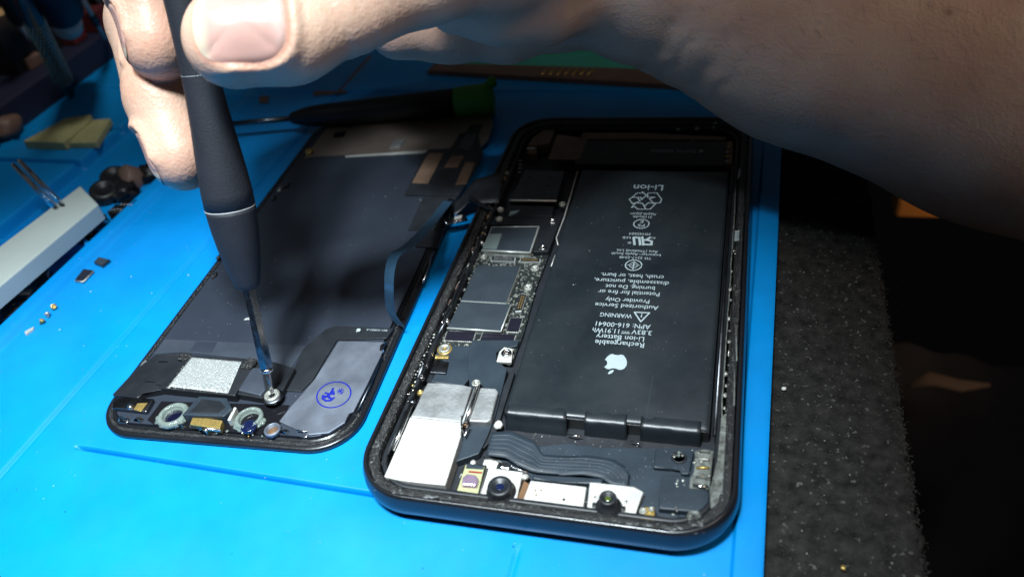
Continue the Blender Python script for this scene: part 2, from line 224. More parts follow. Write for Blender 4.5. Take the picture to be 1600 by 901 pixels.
# ------------------------------------------------------------------ materials
MATS = {}
def mat(name, col, rough=0.5, metal=0.0, spec=0.5, noise_amt=0.0, nscale=200, bump=0.0, bscale=800, col2=None, coat=0, sss=None, trans=0, ior=1.45, aniso=None, rvar=0.0, speck=None, detail=6):
    m = bpy.data.materials.new(name); m.use_nodes = True; nt = m.node_tree; b = nt.nodes['Principled BSDF']
    b.inputs['Base Color'].default_value = (*col, 1); b.inputs['Roughness'].default_value = rough; b.inputs['Metallic'].default_value = metal
    b.inputs['Specular IOR Level'].default_value = spec; b.inputs['IOR'].default_value = ior
    if coat: b.inputs['Coat Weight'].default_value = coat; b.inputs['Coat Roughness'].default_value = 0.15
    if trans: b.inputs['Transmission Weight'].default_value = trans
    if sss:
        b.inputs['Subsurface Weight'].default_value = sss[0]; b.inputs['Subsurface Radius'].default_value = sss[1]; b.inputs['Subsurface Scale'].default_value = sss[2]
    tc = nt.nodes.new('ShaderNodeTexCoord'); co = tc.outputs['Object']
    if aniso:
        mp = nt.nodes.new('ShaderNodeMapping'); mp.inputs['Scale'].default_value = aniso; nt.links.new(co, mp.inputs[0]); co = mp.outputs[0]
    def nz(scale, det=detail, rg=0.6):
        n = nt.nodes.new('ShaderNodeTexNoise'); n.inputs['Scale'].default_value = scale; n.inputs['Detail'].default_value = det; n.inputs['Roughness'].default_value = rg
        nt.links.new(co, n.inputs['Vector']); return n
    out = None
    if noise_amt:
        n = nz(nscale); r = nt.nodes.new('ShaderNodeValToRGB'); r.color_ramp.elements[0].position = 0.32; r.color_ramp.elements[1].position = 0.68
        c2 = col2 or tuple(c*(1-noise_amt) for c in col)
        r.color_ramp.elements[0].color = (*c2, 1); r.color_ramp.elements[1].color = (*col, 1)
        nt.links.new(n.outputs['Fac'], r.inputs[0]); out = r.outputs[0]; nt.links.new(out, b.inputs['Base Color'])
    if speck:
        v = nt.nodes.new('ShaderNodeTexNoise'); v.inputs['Scale'].default_value = speck[0]; v.inputs['Detail'].default_value = 2; nt.links.new(co, v.inputs['Vector'])
        r2 = nt.nodes.new('ShaderNodeValToRGB'); r2.color_ramp.elements[0].position = speck[1]; r2.color_ramp.elements[1].position = speck[1]+0.04
        r2.color_ramp.elements[0].color = (0, 0, 0, 1); r2.color_ramp.elements[1].color = (1, 1, 1, 1); nt.links.new(v.outputs['Fac'], r2.inputs[0])
        mx = nt.nodes.new('ShaderNodeMix'); mx.data_type = 'RGBA'; nt.links.new(r2.outputs[0], mx.inputs[0])
        if out: nt.links.new(out, mx.inputs[6])
        else: mx.inputs[6].default_value = (*col, 1)
        mx.inputs[7].default_value = (*speck[2], 1); nt.links.new(mx.outputs[2], b.inputs['Base Color'])
    if rvar:
        n = nz(nscale*0.6); mr = nt.nodes.new('ShaderNodeMapRange'); mr.inputs[1].default_value = 0.3; mr.inputs[2].default_value = 0.7
        mr.inputs[3].default_value = max(0.03, rough-rvar); mr.inputs[4].default_value = min(1, rough+rvar); nt.links.new(n.outputs['Fac'], mr.inputs[0]); nt.links.new(mr.outputs[0], b.inputs['Roughness'])
    if bump:
        n = nz(bscale); bp = nt.nodes.new('ShaderNodeBump'); bp.inputs['Strength'].default_value = bump; bp.inputs['Distance'].default_value = 0.0004
        nt.links.new(n.outputs['Fac'], bp.inputs['Height']); nt.links.new(bp.outputs[0], b.inputs['Normal'])
    MATS[name] = m; return m
mat('silicone', (0.0, 0.245, 0.66), 0.42, spec=0.45, noise_amt=0.16, nscale=55, bump=0.10, bscale=2600, rvar=0.10)
mat('felt', (0.030, 0.029, 0.027), 0.95, spec=0.2, noise_amt=0.75, nscale=330, bump=1.0, bscale=700, speck=(900, 0.66, (0.085, 0.085, 0.08)))
mat('fibre', (0.055, 0.054, 0.050), 0.9)
mat('lint', (0.6, 0.6, 0.58), 0.7)
mat('floor', (0.012, 0.010, 0.010), 0.8, noise_amt=0.4, nscale=8)
mat('cloth_dark', (0.010, 0.010, 0.014), 0.9, noise_amt=0.4, nscale=40, bump=0.4, bscale=300)
mat('wood', (0.55, 0.24, 0.06), 0.5, noise_amt=0.5, nscale=15, aniso=(1, 8, 1))
mat('beige', (0.16, 0.11, 0.075), 0.85, noise_amt=0.3, nscale=40)
mat('anodised', (0.010, 0.011, 0.014), 0.24, spec=0.8, noise_amt=0.25, nscale=120, bump=0.05, bscale=2500, rvar=0.08)
mat('wear', (0.22, 0.23, 0.24), 0.6, metal=0.3, noise_amt=0.7, nscale=900, bump=0.4, bscale=2500)
mat('black_glass', (0.008, 0.008, 0.01), 0.08, spec=0.6)
mat('gasket', (0.012, 0.012, 0.013), 0.35, spec=0.7, noise_amt=0.6, nscale=1500, bump=1.0, bscale=2600, speck=(2200, 0.62, (0.13, 0.14, 0.135)))
mat('chassis', (0.020, 0.022, 0.028), 0.5, noise_amt=0.4, nscale=150, bump=0.08)
mat('battery_wrap', (0.010, 0.016, 0.021), 0.44, spec=1.0, noise_amt=0.25, nscale=90, bump=0.05, bscale=1500, rvar=0.11)
mat('print', (0.42, 0.50, 0.53), 0.6, noise_amt=0.15, nscale=2000)
mat('plastic', (0.014, 0.016, 0.020), 0.42, noise_amt=0.3, nscale=200, bump=0.08, bscale=1800, rvar=0.08)
mat('plastic_blue', (0.022, 0.034, 0.048), 0.5, noise_amt=0.3, nscale=150, bump=0.10, bscale=1500, rvar=0.1)
mat('ribbon_painted_reflection', (0.06, 0.15, 0.26), 0.25, metal=0.6, noise_amt=0.2, nscale=200)  # blue of the mat's reflection is painted into this base colour
mat('trace', (0.040, 0.052, 0.066), 0.4)
mat('flex', (0.016, 0.019, 0.024), 0.44, spec=0.6, noise_amt=0.3, nscale=260, bump=0.05, rvar=0.08)
mat('steel', (0.44, 0.45, 0.45), 0.50, metal=0.8, noise_amt=0.15, nscale=300, bump=0.25, bscale=1400, rvar=0.12)
mat('satin_steel', (0.70, 0.69, 0.65), 0.52, metal=0.45, noise_amt=0.2, nscale=500, bump=0.10, bscale=2000, rvar=0.12)
mat('chrome', (0.75, 0.75, 0.74), 0.18, metal=1, noise_amt=0.2, nscale=600, rvar=0.08)
mat('dark_steel', (0.13, 0.14, 0.155), 0.32, metal=1, noise_amt=0.2, nscale=260, rvar=0.1, bump=0.05)
mat('shield', (0.062, 0.080, 0.100), 0.42, metal=0.5, noise_amt=0.12, nscale=200, bump=0.06, bscale=2400, rvar=0.08)
mat('shield_edge', (0.58, 0.62, 0.59), 0.36, metal=0.5)
mat('pale_label', (0.26, 0.33, 0.33), 0.5, metal=0.4, noise_amt=0.25, nscale=900, aniso=(1, 12, 1))
mat('pcb', (0.026, 0.032, 0.032), 0.38, noise_amt=0.7, nscale=900, bump=0.5, bscale=1800, speck=(1800, 0.68, (0.16, 0.17, 0.15)))
mat('solder', (0.55, 0.56, 0.51), 0.34, metal=0.6, noise_amt=0.5, nscale=1500, bump=0.5, bscale=2500)
mat('gold', (0.68, 0.47, 0.15), 0.32, metal=0.7, noise_amt=0.4, nscale=1200, bump=0.2, bscale=2000)
mat('copper', (0.30, 0.17, 0.09), 0.45, metal=0.6, noise_amt=0.4, nscale=400)
mat('brown_film', (0.20, 0.125, 0.085), 0.5, noise_amt=0.25, nscale=200, bump=0.05)
mat('chip_dark', (0.014, 0.013, 0.022), 0.3, noise_amt=0.3, nscale=600)
mat('corroded', (0.24, 0.26, 0.24), 0.6, metal=0.4, noise_amt=0.75, nscale=700, bump=0.6, bscale=1600, col2=(0.05, 0.05, 0.045))
mat('lens_glass', (0.004, 0.005, 0.02), 0.04, spec=0.9, coat=1)
mat('lens_blue', (0.005, 0.010, 0.045), 0.06, spec=0.9, coat=1)
mat('lens_green', (0.06, 0.09, 0.015), 0.10, spec=0.9, coat=1)
mat('glass_glue', (0.74, 0.90, 0.82), 0.08, trans=0.75, ior=1.45, noise_amt=0.3, nscale=600, bump=0.5, bscale=700)
mat('glass', (0.9, 0.95, 0.97), 0.03, trans=1.0)
mat('pink_coat', (0.42, 0.30, 0.42), 0.2, metal=0.5, noise_amt=0.3, nscale=400)
mat('olive', (0.36, 0.36, 0.20), 0.4)
mat('red', (0.25, 0.02, 0.02), 0.5)
mat('lcd_back', (0.036, 0.046, 0.068), 0.46, metal=0.35, noise_amt=0.18, nscale=70, bump=0.03, bscale=2200, rvar=0.07, spec=0.7)
mat('lcd_pale', (0.062, 0.075, 0.100), 0.45, metal=0.4, noise_amt=0.2, nscale=120, bump=0.05, rvar=0.1)
mat('lcd_steel', (0.22, 0.245, 0.30), 0.48, metal=0.65, noise_amt=0.3, nscale=160, bump=0.08, bscale=1500, rvar=0.14)
mat('brown_steel', (0.36, 0.29, 0.245), 0.42, metal=0.7, noise_amt=0.2, nscale=120)
mat('ink_blue', (0.004, 0.012, 0.28), 0.5, noise_amt=0.3, nscale=1500)
mat('mesh_pad', (0.50, 0.52, 0.51), 0.48, metal=0.5, noise_amt=0.28, nscale=2300, bump=0.45, bscale=2600, detail=2)
mat('brass_knurl', (0.42, 0.36, 0.24), 0.4, metal=0.4)
mat('seam', (0.30, 0.31, 0.32), 0.5)
mat('grip', (0.017, 0.019, 0.026), 0.62, spec=0.4, noise_amt=0.25, nscale=150, bump=0.25, bscale=1800, speck=(420, 0.745, (0.05, 0.055, 0.06)))
mat('blade', (0.34, 0.34, 0.35), 0.22, metal=1, noise_amt=0.3, nscale=300, rvar=0.1, aniso=(6, 6, 1))
mat('skin', (0.66, 0.43, 0.32), 0.46, spec=0.42)
mat('nail', (0.56, 0.37, 0.33), 0.25, spec=0.5, coat=0.3, sss=(0.25, (1.0, 0.4, 0.3), 0.0012), bump=0.06, bscale=900)
def nail_nodes():
    nt = MATS['nail'].node_tree; a = nt.nodes.new('ShaderNodeVertexColor'); a.layer_name = 'pigment'; nt.links.new(a.outputs[0], nt.nodes['Principled BSDF'].inputs['Base Color'])
nail_nodes()
mat('black_handle', (0.008, 0.008, 0.009), 0.5, noise_amt=0.2, nscale=80)
mat('green_cap', (0.035, 0.22, 0.02), 0.5)
mat('green_board', (0.06, 0.42, 0.34), 0.6, noise_amt=0.15, nscale=40)
mat('white_plastic', (0.36, 0.40, 0.38), 0.45, noise_amt=0.08, nscale=60, bump=0.05)
mat('sponge', (0.42, 0.43, 0.22), 0.85, noise_amt=0.2, nscale=300, bump=0.5, bscale=900)
mat('navy', (0.010, 0.014, 0.040), 0.6, noise_amt=0.3, nscale=40)
mat('maroon', (0.09, 0.012, 0.016), 0.6)
mat('tan', (0.42, 0.28, 0.13), 0.6)
mat('cap_white', (0.55, 0.50, 0.46), 0.5)
mat('part_black', (0.012, 0.012, 0.014), 0.4, noise_amt=0.4, nscale=300, bump=0.3, bscale=900)
mat('part_brown', (0.16, 0.10, 0.08), 0.5, noise_amt=0.3, nscale=200)
mat('hair', (0.03, 0.02, 0.015), 0.5)
def skin_nodes():
    m = MATS['skin']; nt = m.node_tree; b = nt.nodes['Principled BSDF']
    b.inputs['Subsurface Weight'].default_value = 0.2; b.inputs['Subsurface Radius'].default_value = (1.0, 0.34, 0.18); b.inputs['Subsurface Scale'].default_value = 0.0016
    tc = nt.nodes.new('ShaderNodeTexCoord')
    def N(t): return nt.nodes.new(t)
    n1 = N('ShaderNodeTexNoise'); n1.inputs['Scale'].default_value = 55; n1.inputs['Detail'].default_value = 4; nt.links.new(tc.outputs['Object'], n1.inputs['Vector'])
    r = N('ShaderNodeValToRGB'); r.color_ramp.elements[0].position = 0.3; r.color_ramp.elements[1].position = 0.72
    r.color_ramp.elements[0].color = (0.52, 0.32, 0.23, 1); r.color_ramp.elements[1].color = (0.65, 0.47, 0.355, 1); nt.links.new(n1.outputs['Fac'], r.inputs[0])
    n4 = N('ShaderNodeTexNoise'); n4.inputs['Scale'].default_value = 900; n4.inputs['Detail'].default_value = 3; nt.links.new(tc.outputs['Object'], n4.inputs['Vector'])
    mx = N('ShaderNodeMix'); mx.data_type = 'RGBA'; mx.blend_type = 'MULTIPLY'; mx.inputs[0].default_value = 0.35
    nt.links.new(r.outputs[0], mx.inputs[6]); nt.links.new(n4.outputs['Color'], mx.inputs[7])
    sc2 = N('ShaderNodeMix'); sc2.data_type = 'RGBA'; sc2.inputs[0].default_value = 0.75; nt.links.new(mx.outputs[2], sc2.inputs[6]); nt.links.new(r.outputs[0], sc2.inputs[7])
    fl = N('ShaderNodeVertexColor'); fl.layer_name = 'pigment'; sp = N('ShaderNodeSeparateColor'); nt.links.new(fl.outputs[0], sp.inputs[0])
    m3 = N('ShaderNodeMix'); m3.data_type = 'RGBA'; nt.links.new(sp.outputs[0], m3.inputs[0]); nt.links.new(sc2.outputs[2], m3.inputs[6]); m3.inputs[7].default_value = (0.52, 0.19, 0.13, 1)
    m4 = N('ShaderNodeMix'); m4.data_type = 'RGBA'; nt.links.new(sp.outputs[1], m4.inputs[0]); nt.links.new(m3.outputs[2], m4.inputs[6]); m4.inputs[7].default_value = (0.10, 0.045, 0.03, 1)
    nt.links.new(m4.outputs[2], b.inputs['Base Color'])
    wn = N('ShaderNodeTexNoise'); wm = N('ShaderNodeMapping'); wm.inputs['Rotation'].default_value = (0, 0, 0.75); wm.inputs['Scale'].default_value = (1.0, 0.22, 0.22); wn.inputs['Scale'].default_value = 1300; wn.inputs['Detail'].default_value = 3
    nt.links.new(tc.outputs['Object'], wm.inputs[0]); nt.links.new(wm.outputs[0], wn.inputs['Vector'])
    b0 = N('ShaderNodeBump'); b0.inputs['Strength'].default_value = 0.12; b0.inputs['Distance'].default_value = 0.0004; nt.links.new(wn.outputs['Fac'], b0.inputs['Height'])
    v = N('ShaderNodeTexVoronoi'); v.inputs['Scale'].default_value = 1500; nt.links.new(tc.outputs['Object'], v.inputs['Vector'])
    n2 = N('ShaderNodeTexNoise'); n2.inputs['Scale'].default_value = 800; n2.inputs['Detail'].default_value = 6; nt.links.new(tc.outputs['Object'], n2.inputs['Vector'])
    b1 = N('ShaderNodeBump'); b1.inputs['Strength'].default_value = 0.20; b1.inputs['Distance'].default_value = 0.0003; nt.links.new(v.outputs['Distance'], b1.inputs['Height']); nt.links.new(b0.outputs[0], b1.inputs['Normal'])
    b2 = N('ShaderNodeBump'); b2.inputs['Strength'].default_value = 0.22; b2.inputs['Distance'].default_value = 0.0005; nt.links.new(n2.outputs['Fac'], b2.inputs['Height']); nt.links.new(b1.outputs[0], b2.inputs['Normal'])
    nt.links.new(b2.outputs[0], b.inputs['Normal'])
skin_nodes()
# ------------------------------------------------------------------ helpers
ORG = {}
def obj(name, verts, faces, m, parent=None, smooth=False, org=None, kind=None):
    """one mesh object; verts in millimetres in the world"""
    v = np.array(verts, float)
    c = np.array(org, float) if org is not None else (v.min(0)+v.max(0))/2*np.array([1, 1, 0]) + np.array([0, 0, v[:, 2].min()])
    me = bpy.data.meshes.new(name); me.from_pydata(((v-c)*MM).tolist(), [], [list(f) for f in faces]); me.update()
    if smooth:
        me.polygons.foreach_set('use_smooth', [True]*len(me.polygons))
    me.materials.append(MATS[m])
    o = bpy.data.objects.new(name, me); C.objects.link(o); place(o, c, parent)
    if kind: o['kind'] = kind
    return o
def place(o, c, parent):
    ORG[o.name] = np.array(c, float)
    pc = np.zeros(3)
    if parent is not None: o.parent = parent; pc = ORG[parent.name]
    o.location = Vector((np.array(c, float)-pc)*MM)
def thing(name, label, cat, loc, group=None):
    o = bpy.data.objects.new(name, None); C.objects.link(o); o.empty_display_size = 0.01
    o['label'] = label; o['category'] = cat
    if group: o['group'] = group
    place(o, loc, None); return o
def tag(o, label, cat, group=None):
    o['label'] = label; o['category'] = cat
    if group: o['group'] = group
    return o
def from_bm(name, bm, m, parent, smooth=False, **k):
    bm.verts.index_update()
    vs = [tuple(v.co) for v in bm.verts]; fs = [[v.index for v in f.verts] for f in bm.faces]; bm.free()
    return obj(name, vs, fs, m, parent, smooth, **k)
def ccw(pts):
    a = sum(pts[i][0]*pts[(i+1) % len(pts)][1]-pts[(i+1) % len(pts)][0]*pts[i][1] for i in range(len(pts)))
    return pts if a > 0 else pts[::-1]
def plate(name, pts, z0, z1, m, parent=None, bev=0.15, tilt=None, seg=2, **k):
    """extruded outline with a bevelled upper edge"""
    pts = ccw([tuple(q[:2]) for q in pts])
    bm = bmesh.new()
    lo = [bm.verts.new((x, y, z0)) for x, y in pts]; hi = [bm.verts.new((x, y, z1)) for x, y in pts]
    n = len(pts)
    top = bm.faces.new(hi); bm.faces.new(lo[::-1])
    for i in range(n): bm.faces.new((lo[i], lo[(i+1) % n], hi[(i+1) % n], hi[i]))
    if bev:
        es = list(top.edges) + [e for e in bm.edges if abs(e.verts[0].co.z-e.verts[1].co.z) > 1e-6]
        bmesh.ops.bevel(bm, geom=es, offset=bev, segments=seg, affect='EDGES', profile=0.5, clamp_overlap=True)
    if tilt:
        for v in bm.verts: v.co.z += tilt(v.co.x, v.co.y)
    return from_bm(name, bm, m, parent, **k)
def inset(pts, t):
    c = np.mean(np.array(pts), 0); return [tuple(c+(np.array(q)-c)*(1-t/max(np.linalg.norm(np.array(q)-c), 1e-6))) for q in pts]
def lathe(name, c, prof, m, parent=None, seg=28, axis=None, smooth=True, hexn=None, **k):
    """profile (radius, height) turned about an axis through c"""
    ax = Vector(axis).normalized() if axis is not None else Vector((0, 0, 1))
    q = ax.to_track_quat('Z', 'Y'); vs = []; fs = []
    for r, h in prof:
        for i in range(seg):
            a = 2*math.pi*i/seg; vs.append(tuple(Vector(c)+q @ Vector((r*math.cos(a), r*math.sin(a), h))))
    for j in range(len(prof)-1):
        for i in range(seg):
            a, b = j*seg+i, j*seg+(i+1) % seg; fs.append((a, b, b+seg, a+seg))
    fs.append(tuple(range(seg))[::-1]); L = (len(prof)-1)*seg; fs.append(tuple(range(L, L+seg)))
    return obj(name, vs, fs, m, parent, smooth, **k)
def tube(name, pts, rad, m, parent=None, seg=12, flat=1.0, **k):
    pts = [Vector(q) for q in pts]; n = len(pts)
    if not hasattr(rad, '__len__'): rad = [rad]*n
    vs = []; fs = []; up = Vector((0, 0, 1))
    for i, q in enumerate(pts):
        t = (pts[min(i+1, n-1)]-pts[max(i-1, 0)]).normalized()
        s = t.cross(up); s = s.normalized() if s.length > 1e-4 else Vector((1, 0, 0)); u = s.cross(t).normalized()
        for a in range(seg):
            th = 2*math.pi*a/seg; vs.append(tuple(q+s*math.cos(th)*rad[i]+u*math.sin(th)*rad[i]*flat))
    for j in range(n-1):
        for i in range(seg):
            a, b = j*seg+i, j*seg+(i+1) % seg; fs.append((a, b, b+seg, a+seg))
    fs.append(tuple(range(seg))[::-1]); fs.append(tuple(range((n-1)*seg, n*seg)))
    return obj(name, vs, fs, m, parent, True, **k)
def rrect(cx, cy, w, h, r, n=10, rot=0.0):
    out = []
    for sx, sy, a0 in ((1, 1, 0), (-1, 1, 90), (-1, -1, 180), (1, -1, 270)):
        for i in range(n+1):
            a = math.radians(a0+90*i/n); out.append((sx*(w/2-r)+r*math.cos(a), sy*(h/2-r)+r*math.sin(a)))
    c, s = math.cos(rot), math.sin(rot)
    return [(cx+x*c-y*s, cy+x*s+y*c) for x, y in out]
def ring(name, cx, cy, w, h, r, prof, m, parent, n=14, rot=0.0, closed=True, jit=None, sub=1, smooth=True, **k):
    """sweeps a (inset, height) profile round a rounded rectangle"""
    loops = []
    for off, z in prof:
        pts = rrect(cx, cy, w-2*off, h-2*off, max(r-off, 0.3), n, rot)
        if sub > 1:
            q = []
            for i in range(len(pts)):
                a, b = np.array(pts[i]), np.array(pts[(i+1) % len(pts)]); kk = max(1, int(np.linalg.norm(b-a)/sub))
                q += [tuple(a+(b-a)*t/kk) for t in range(kk)]
            pts = q
        loops.append([(x, y, z) for x, y in pts])
    if sub > 1:
        ln = min(len(l) for l in loops)
        loops = [[l[int(i*len(l)/ln)] for i in range(ln)] for l in loops]
    ln = len(loops[0]); vs = [v for l in loops for v in l]; fs = []
    if jit: vs = [tuple(np.array(v)+np.array(jit())) for v in vs]
    P = len(prof)
    for j in range(P if closed else P-1):
        for i in range(ln):
            a, b = j*ln+i, j*ln+(i+1) % ln; c2 = ((j+1) % P)*ln
            fs.append((a, b, c2+(i+1) % ln, c2+i))
    return obj(name, vs, fs, m, parent, smooth, **k)
def screw(name, c, z, m, parent, h=0.5, ring_m=None):
    x, y, r = c
    o = lathe(name, (x, y, z), [(r*0.9, -h), (r, -h*0.5), (r, 0), (r*0.86, 0.10*r), (r*0.62, 0.12*r), (r*0.56, -0.05*r), (r*0.42, -0.08*r), (r*0.40, -0.30*r), (0.05*r, -0.34*r)], m, parent, seg=20)
    n = 6; vs = []; fs = []                                     # raised lobes of the drive recess
    for i in range(n):
        a = 2*math.pi*i/n+0.3; cx, cy = x+math.cos(a)*r*0.47, y+math.sin(a)*r*0.47; b = len(vs); d = r*0.10
        vs += [(cx-d, cy-d, z-0.06*r), (cx+d, cy-d, z-0.06*r), (cx+d, cy+d, z-0.06*r), (cx-d, cy+d, z-0.06*r), (cx, cy, z+0.11*r)]
        fs += [(b, b+1, b+4), (b+1, b+2, b+4), (b+2, b+3, b+4), (b+3, b, b+4)]
    obj('drive_recess', vs, fs, m, o); return o
def text(name, txt, cx, cy, z, wid, hgt, rot, m, parent, bold=0.0):
    cu = bpy.data.curves.new(name, 'FONT'); cu.body = txt; cu.size = 1.0; cu.offset = bold; cu.resolution_u = 2
    t = bpy.data.objects.new(name, cu); C.objects.link(t)
    me = bpy.data.meshes.new_from_object(t); bpy.data.objects.remove(t); bpy.data.curves.remove(cu)
    v = np.array([list(q.co) for q in me.vertices]); mn, mx = v.min(0), v.max(0)
    base, cap = 0.0, 0.70
    X = (v[:, 0]-(mn[0]+mx[0])/2)*wid/(mx[0]-mn[0]); Y = (v[:, 1]-cap/2)*hgt/cap
    c, s = math.cos(rot), math.sin(rot)
    vs = np.c_[cx+X*c-Y*s, cy+X*s+Y*c, np.full(len(X), z)]
    fs = [list(q.vertices) for q in me.polygons]; bpy.data.meshes.remove(me)
    return obj(name, vs, fs, m, parent)
def strip2d(name, pts, wd, z, m, parent, closed=True):
    """flat printed line of even width along a path"""
    P = [np.array(q[:2], float) for q in pts]; n = len(P); vs = []; fs = []
    segs = n if closed else n-1
    for i in range(segs):
        a, b = P[i], P[(i+1) % n]; d = b-a; L = np.linalg.norm(d)
        if L < 1e-6: continue
        d = d/L; nn = np.array([-d[1], d[0]])*wd/2; a = a-d*wd*0.3; b = b+d*wd*0.3; k = len(vs); zz = z+0.0008*(i % 7)
        vs += [(*(a-nn), zz), (*(b-nn), zz), (*(b+nn), zz), (*(a+nn), zz)]; fs.append((k, k+1, k+2, k+3))
    return obj(name, vs, fs, m, parent)
def ell(c, rx, ry, n=32, rot=0):
    return [(c[0]+rx*math.cos(t)*math.cos(rot)-ry*math.sin(t)*math.sin(rot), c[1]+rx*math.cos(t)*math.sin(rot)+ry*math.sin(t)*math.cos(rot)) for t in [2*math.pi*i/n for i in range(n)]]
def flat(name, pts, z, m, parent):
    pts = ccw(pts); return obj(name, [(x, y, z) for x, y in pts], [list(range(len(pts)))], m, parent)
def specks(name, n, fn, m, parent, s0=0.05, s1=0.16):
    vs = []; fs = []
    for _ in range(n):
        x, y, z = fn(); s = random.uniform(s0, s1)*(2.0 if random.random() < 0.05 else 1); b = len(vs); a = random.uniform(0, 6.28); e = random.uniform(0.4, 1)
        for i in range(4): vs.append((x+s*math.cos(a+i*1.5708)*(e if i % 2 else 1), y+s*math.sin(a+i*1.5708)*(e if i % 2 else 1), z))
        vs.append((x, y, z+s*0.8)); fs += [(b, b+1, b+4), (b+1, b+2, b+4), (b+2, b+3, b+4), (b+3, b, b+4)]
    return obj(name, vs, fs, m, parent, kind='stuff')
def blob(name, c, r, m, parent=None, sx=1, sy=1, sz=0.7, amp=0.35, seed=0, sub=2, fr=1.6):
    bm = bmesh.new(); bmesh.ops.create_icosphere(bm, subdivisions=sub, radius=1)
    for v in bm.verts:
        k = 1+amp*noise.noise(v.co*fr+Vector((seed*3.1, seed*1.7, 0)))
        v.co = Vector((c[0]+v.co.x*k*r*sx, c[1]+v.co.y*k*r*sy, c[2]+v.co.z*k*r*sz))
    return from_bm(name, bm, m, parent, True)
APPLE = [(0.02, 0.34), (0.10, 0.35), (0.22, 0.42), (0.34, 0.40), (0.45, 0.30), (0.385, 0.22), (0.355, 0.12), (0.37, 0.0), (0.43, -0.09), (0.49, -0.12), (0.42, -0.30), (0.31, -0.46), (0.22, -0.50), (0.12, -0.465), (0.02, -0.45), (-0.08, -0.465), (-0.18, -0.50), (-0.28, -0.46), (-0.40, -0.28), (-0.47, -0.08), (-0.48, 0.12), (-0.42, 0.29), (-0.31, 0.39), (-0.18, 0.40), (-0.06, 0.35)]
def fruit_logo(parent, c, sx, sy, z, m, rot=math.pi):
    cs, sn = math.cos(rot), math.sin(rot)
    f = lambda L: [(c[0]+x*sx*cs-y*sy*sn, c[1]+x*sx*sn+y*sy*cs) for x, y in L]
    o = flat('printed_logo', f(APPLE), z, m, parent)
    leaf = [(0.02, 0.44), (0.02, 0.53), (0.08, 0.63), (0.17, 0.69), (0.23, 0.70), (0.22, 0.60), (0.16, 0.50), (0.08, 0.45)]
    flat('printed_logo_leaf', f(leaf), z, m, parent); return o
# ================================================================== the setting
def smooth(a, b, x):
    t = min(1, max(0, (x-a)/(b-a))); return t*t*(3-2*t)
# table with a felt top, running out beyond the mat on the right
def table():
    xs = [-420, -300, -200, -100, 0, 30]+[40+0.6*i for i in range(46)]+[67.5+2.6*math.sin(a*math.pi/16) for a in range(9)]
    zs = [0]*(6+46)+[-2.6*(1-math.cos(a*math.pi/16)) for a in range(9)]
    xs += [70.4, 70.4]; zs += [-14, -30]
    ys = [-150, -120]+[-100+0.8*i for i in range(235)]+[110, 180, 300, 420]
    vs = []; fs = []
    for i, (x, z0) in enumerate(zip(xs, zs)):
        for y in ys:
            j = noise.noise(Vector((x*0.9, y*0.9, z0)))*0.45+noise.noise(Vector((x*2.0, y*2.0, z0+9)))*0.45
            e = 1.1*noise.noise(Vector((y*0.22, 3, 1)))+0.6*noise.noise(Vector((y*0.8, 7, 1)))
            k = smooth(60, 69, x)
            vs.append((x+(j*0.8+e)*k, y, -3.2+z0+j*smooth(36, 46, x)))
    n = len(ys)
    for i in range(len(xs)-1):
        for k in range(n-1): fs.append((i*n+k, (i+1)*n+k, (i+1)*n+k+1, i*n+k+1))
    o = obj('table', vs, fs, 'felt', None, True); o['kind'] = 'structure'
    vs = []; fs = []
    for _ in range(3600):
        x = random.uniform(44.5, 70.2); y = random.uniform(-100, 84); z = -3.0
        if random.random() < 0.3: x = random.gauss(69.6, 0.7); z = -3.0-max(0, x-68.5)*1.2
        a = random.uniform(0, 6.28); L = random.uniform(0.25, 0.9); b = len(vs); h = random.uniform(0.05, 0.5); t = 0.035
        dx, dy = math.cos(a)*L/2, math.sin(a)*L/2; nx, ny = -math.sin(a)*t, math.cos(a)*t; bend = random.uniform(-.3, .3)
        for q, hh, bb in ((-1, 0.0, 0), (0, h, bend), (1, h*0.4, 0)):
            vs += [(x+dx*q+nx*(1+bb*8), y+dy*q+ny*(1+bb*8), z+hh), (x+dx*q-nx*(1-bb*8), y+dy*q-ny*(1-bb*8), z+hh), (x+dx*q, y+dy*q, z+hh+t*1.6)]
        for s in (0, 3):
            for i in range(3): fs.append((b+s+i, b+s+(i+1) % 3, b+s+3+(i+1) % 3, b+s+3+i))
    obj('felt_fibres', vs, fs, 'fibre', o, kind='stuff')
    specks('lint', 110, lambda: (random.uniform(46, 68), random.uniform(-95, 84), -2.8), 'lint', o, 0.04, 0.15)
    blob('yellow_crumb', (56.0, -71.0, -2.3), 0.5, 'gold', o, amp=0.5)
    blob('white_crumb', (46.3, -29.0, -2.4), 0.55, 'lint', o, amp=0.5, seed=4)
    return o
table()
fl = obj('floor', [(-3000, -3000, -720), (3000, -3000, -720), (3000, 3000, -720), (-3000, 3000, -720)], [(0, 1, 2, 3)], 'floor'); fl['kind'] = 'structure'
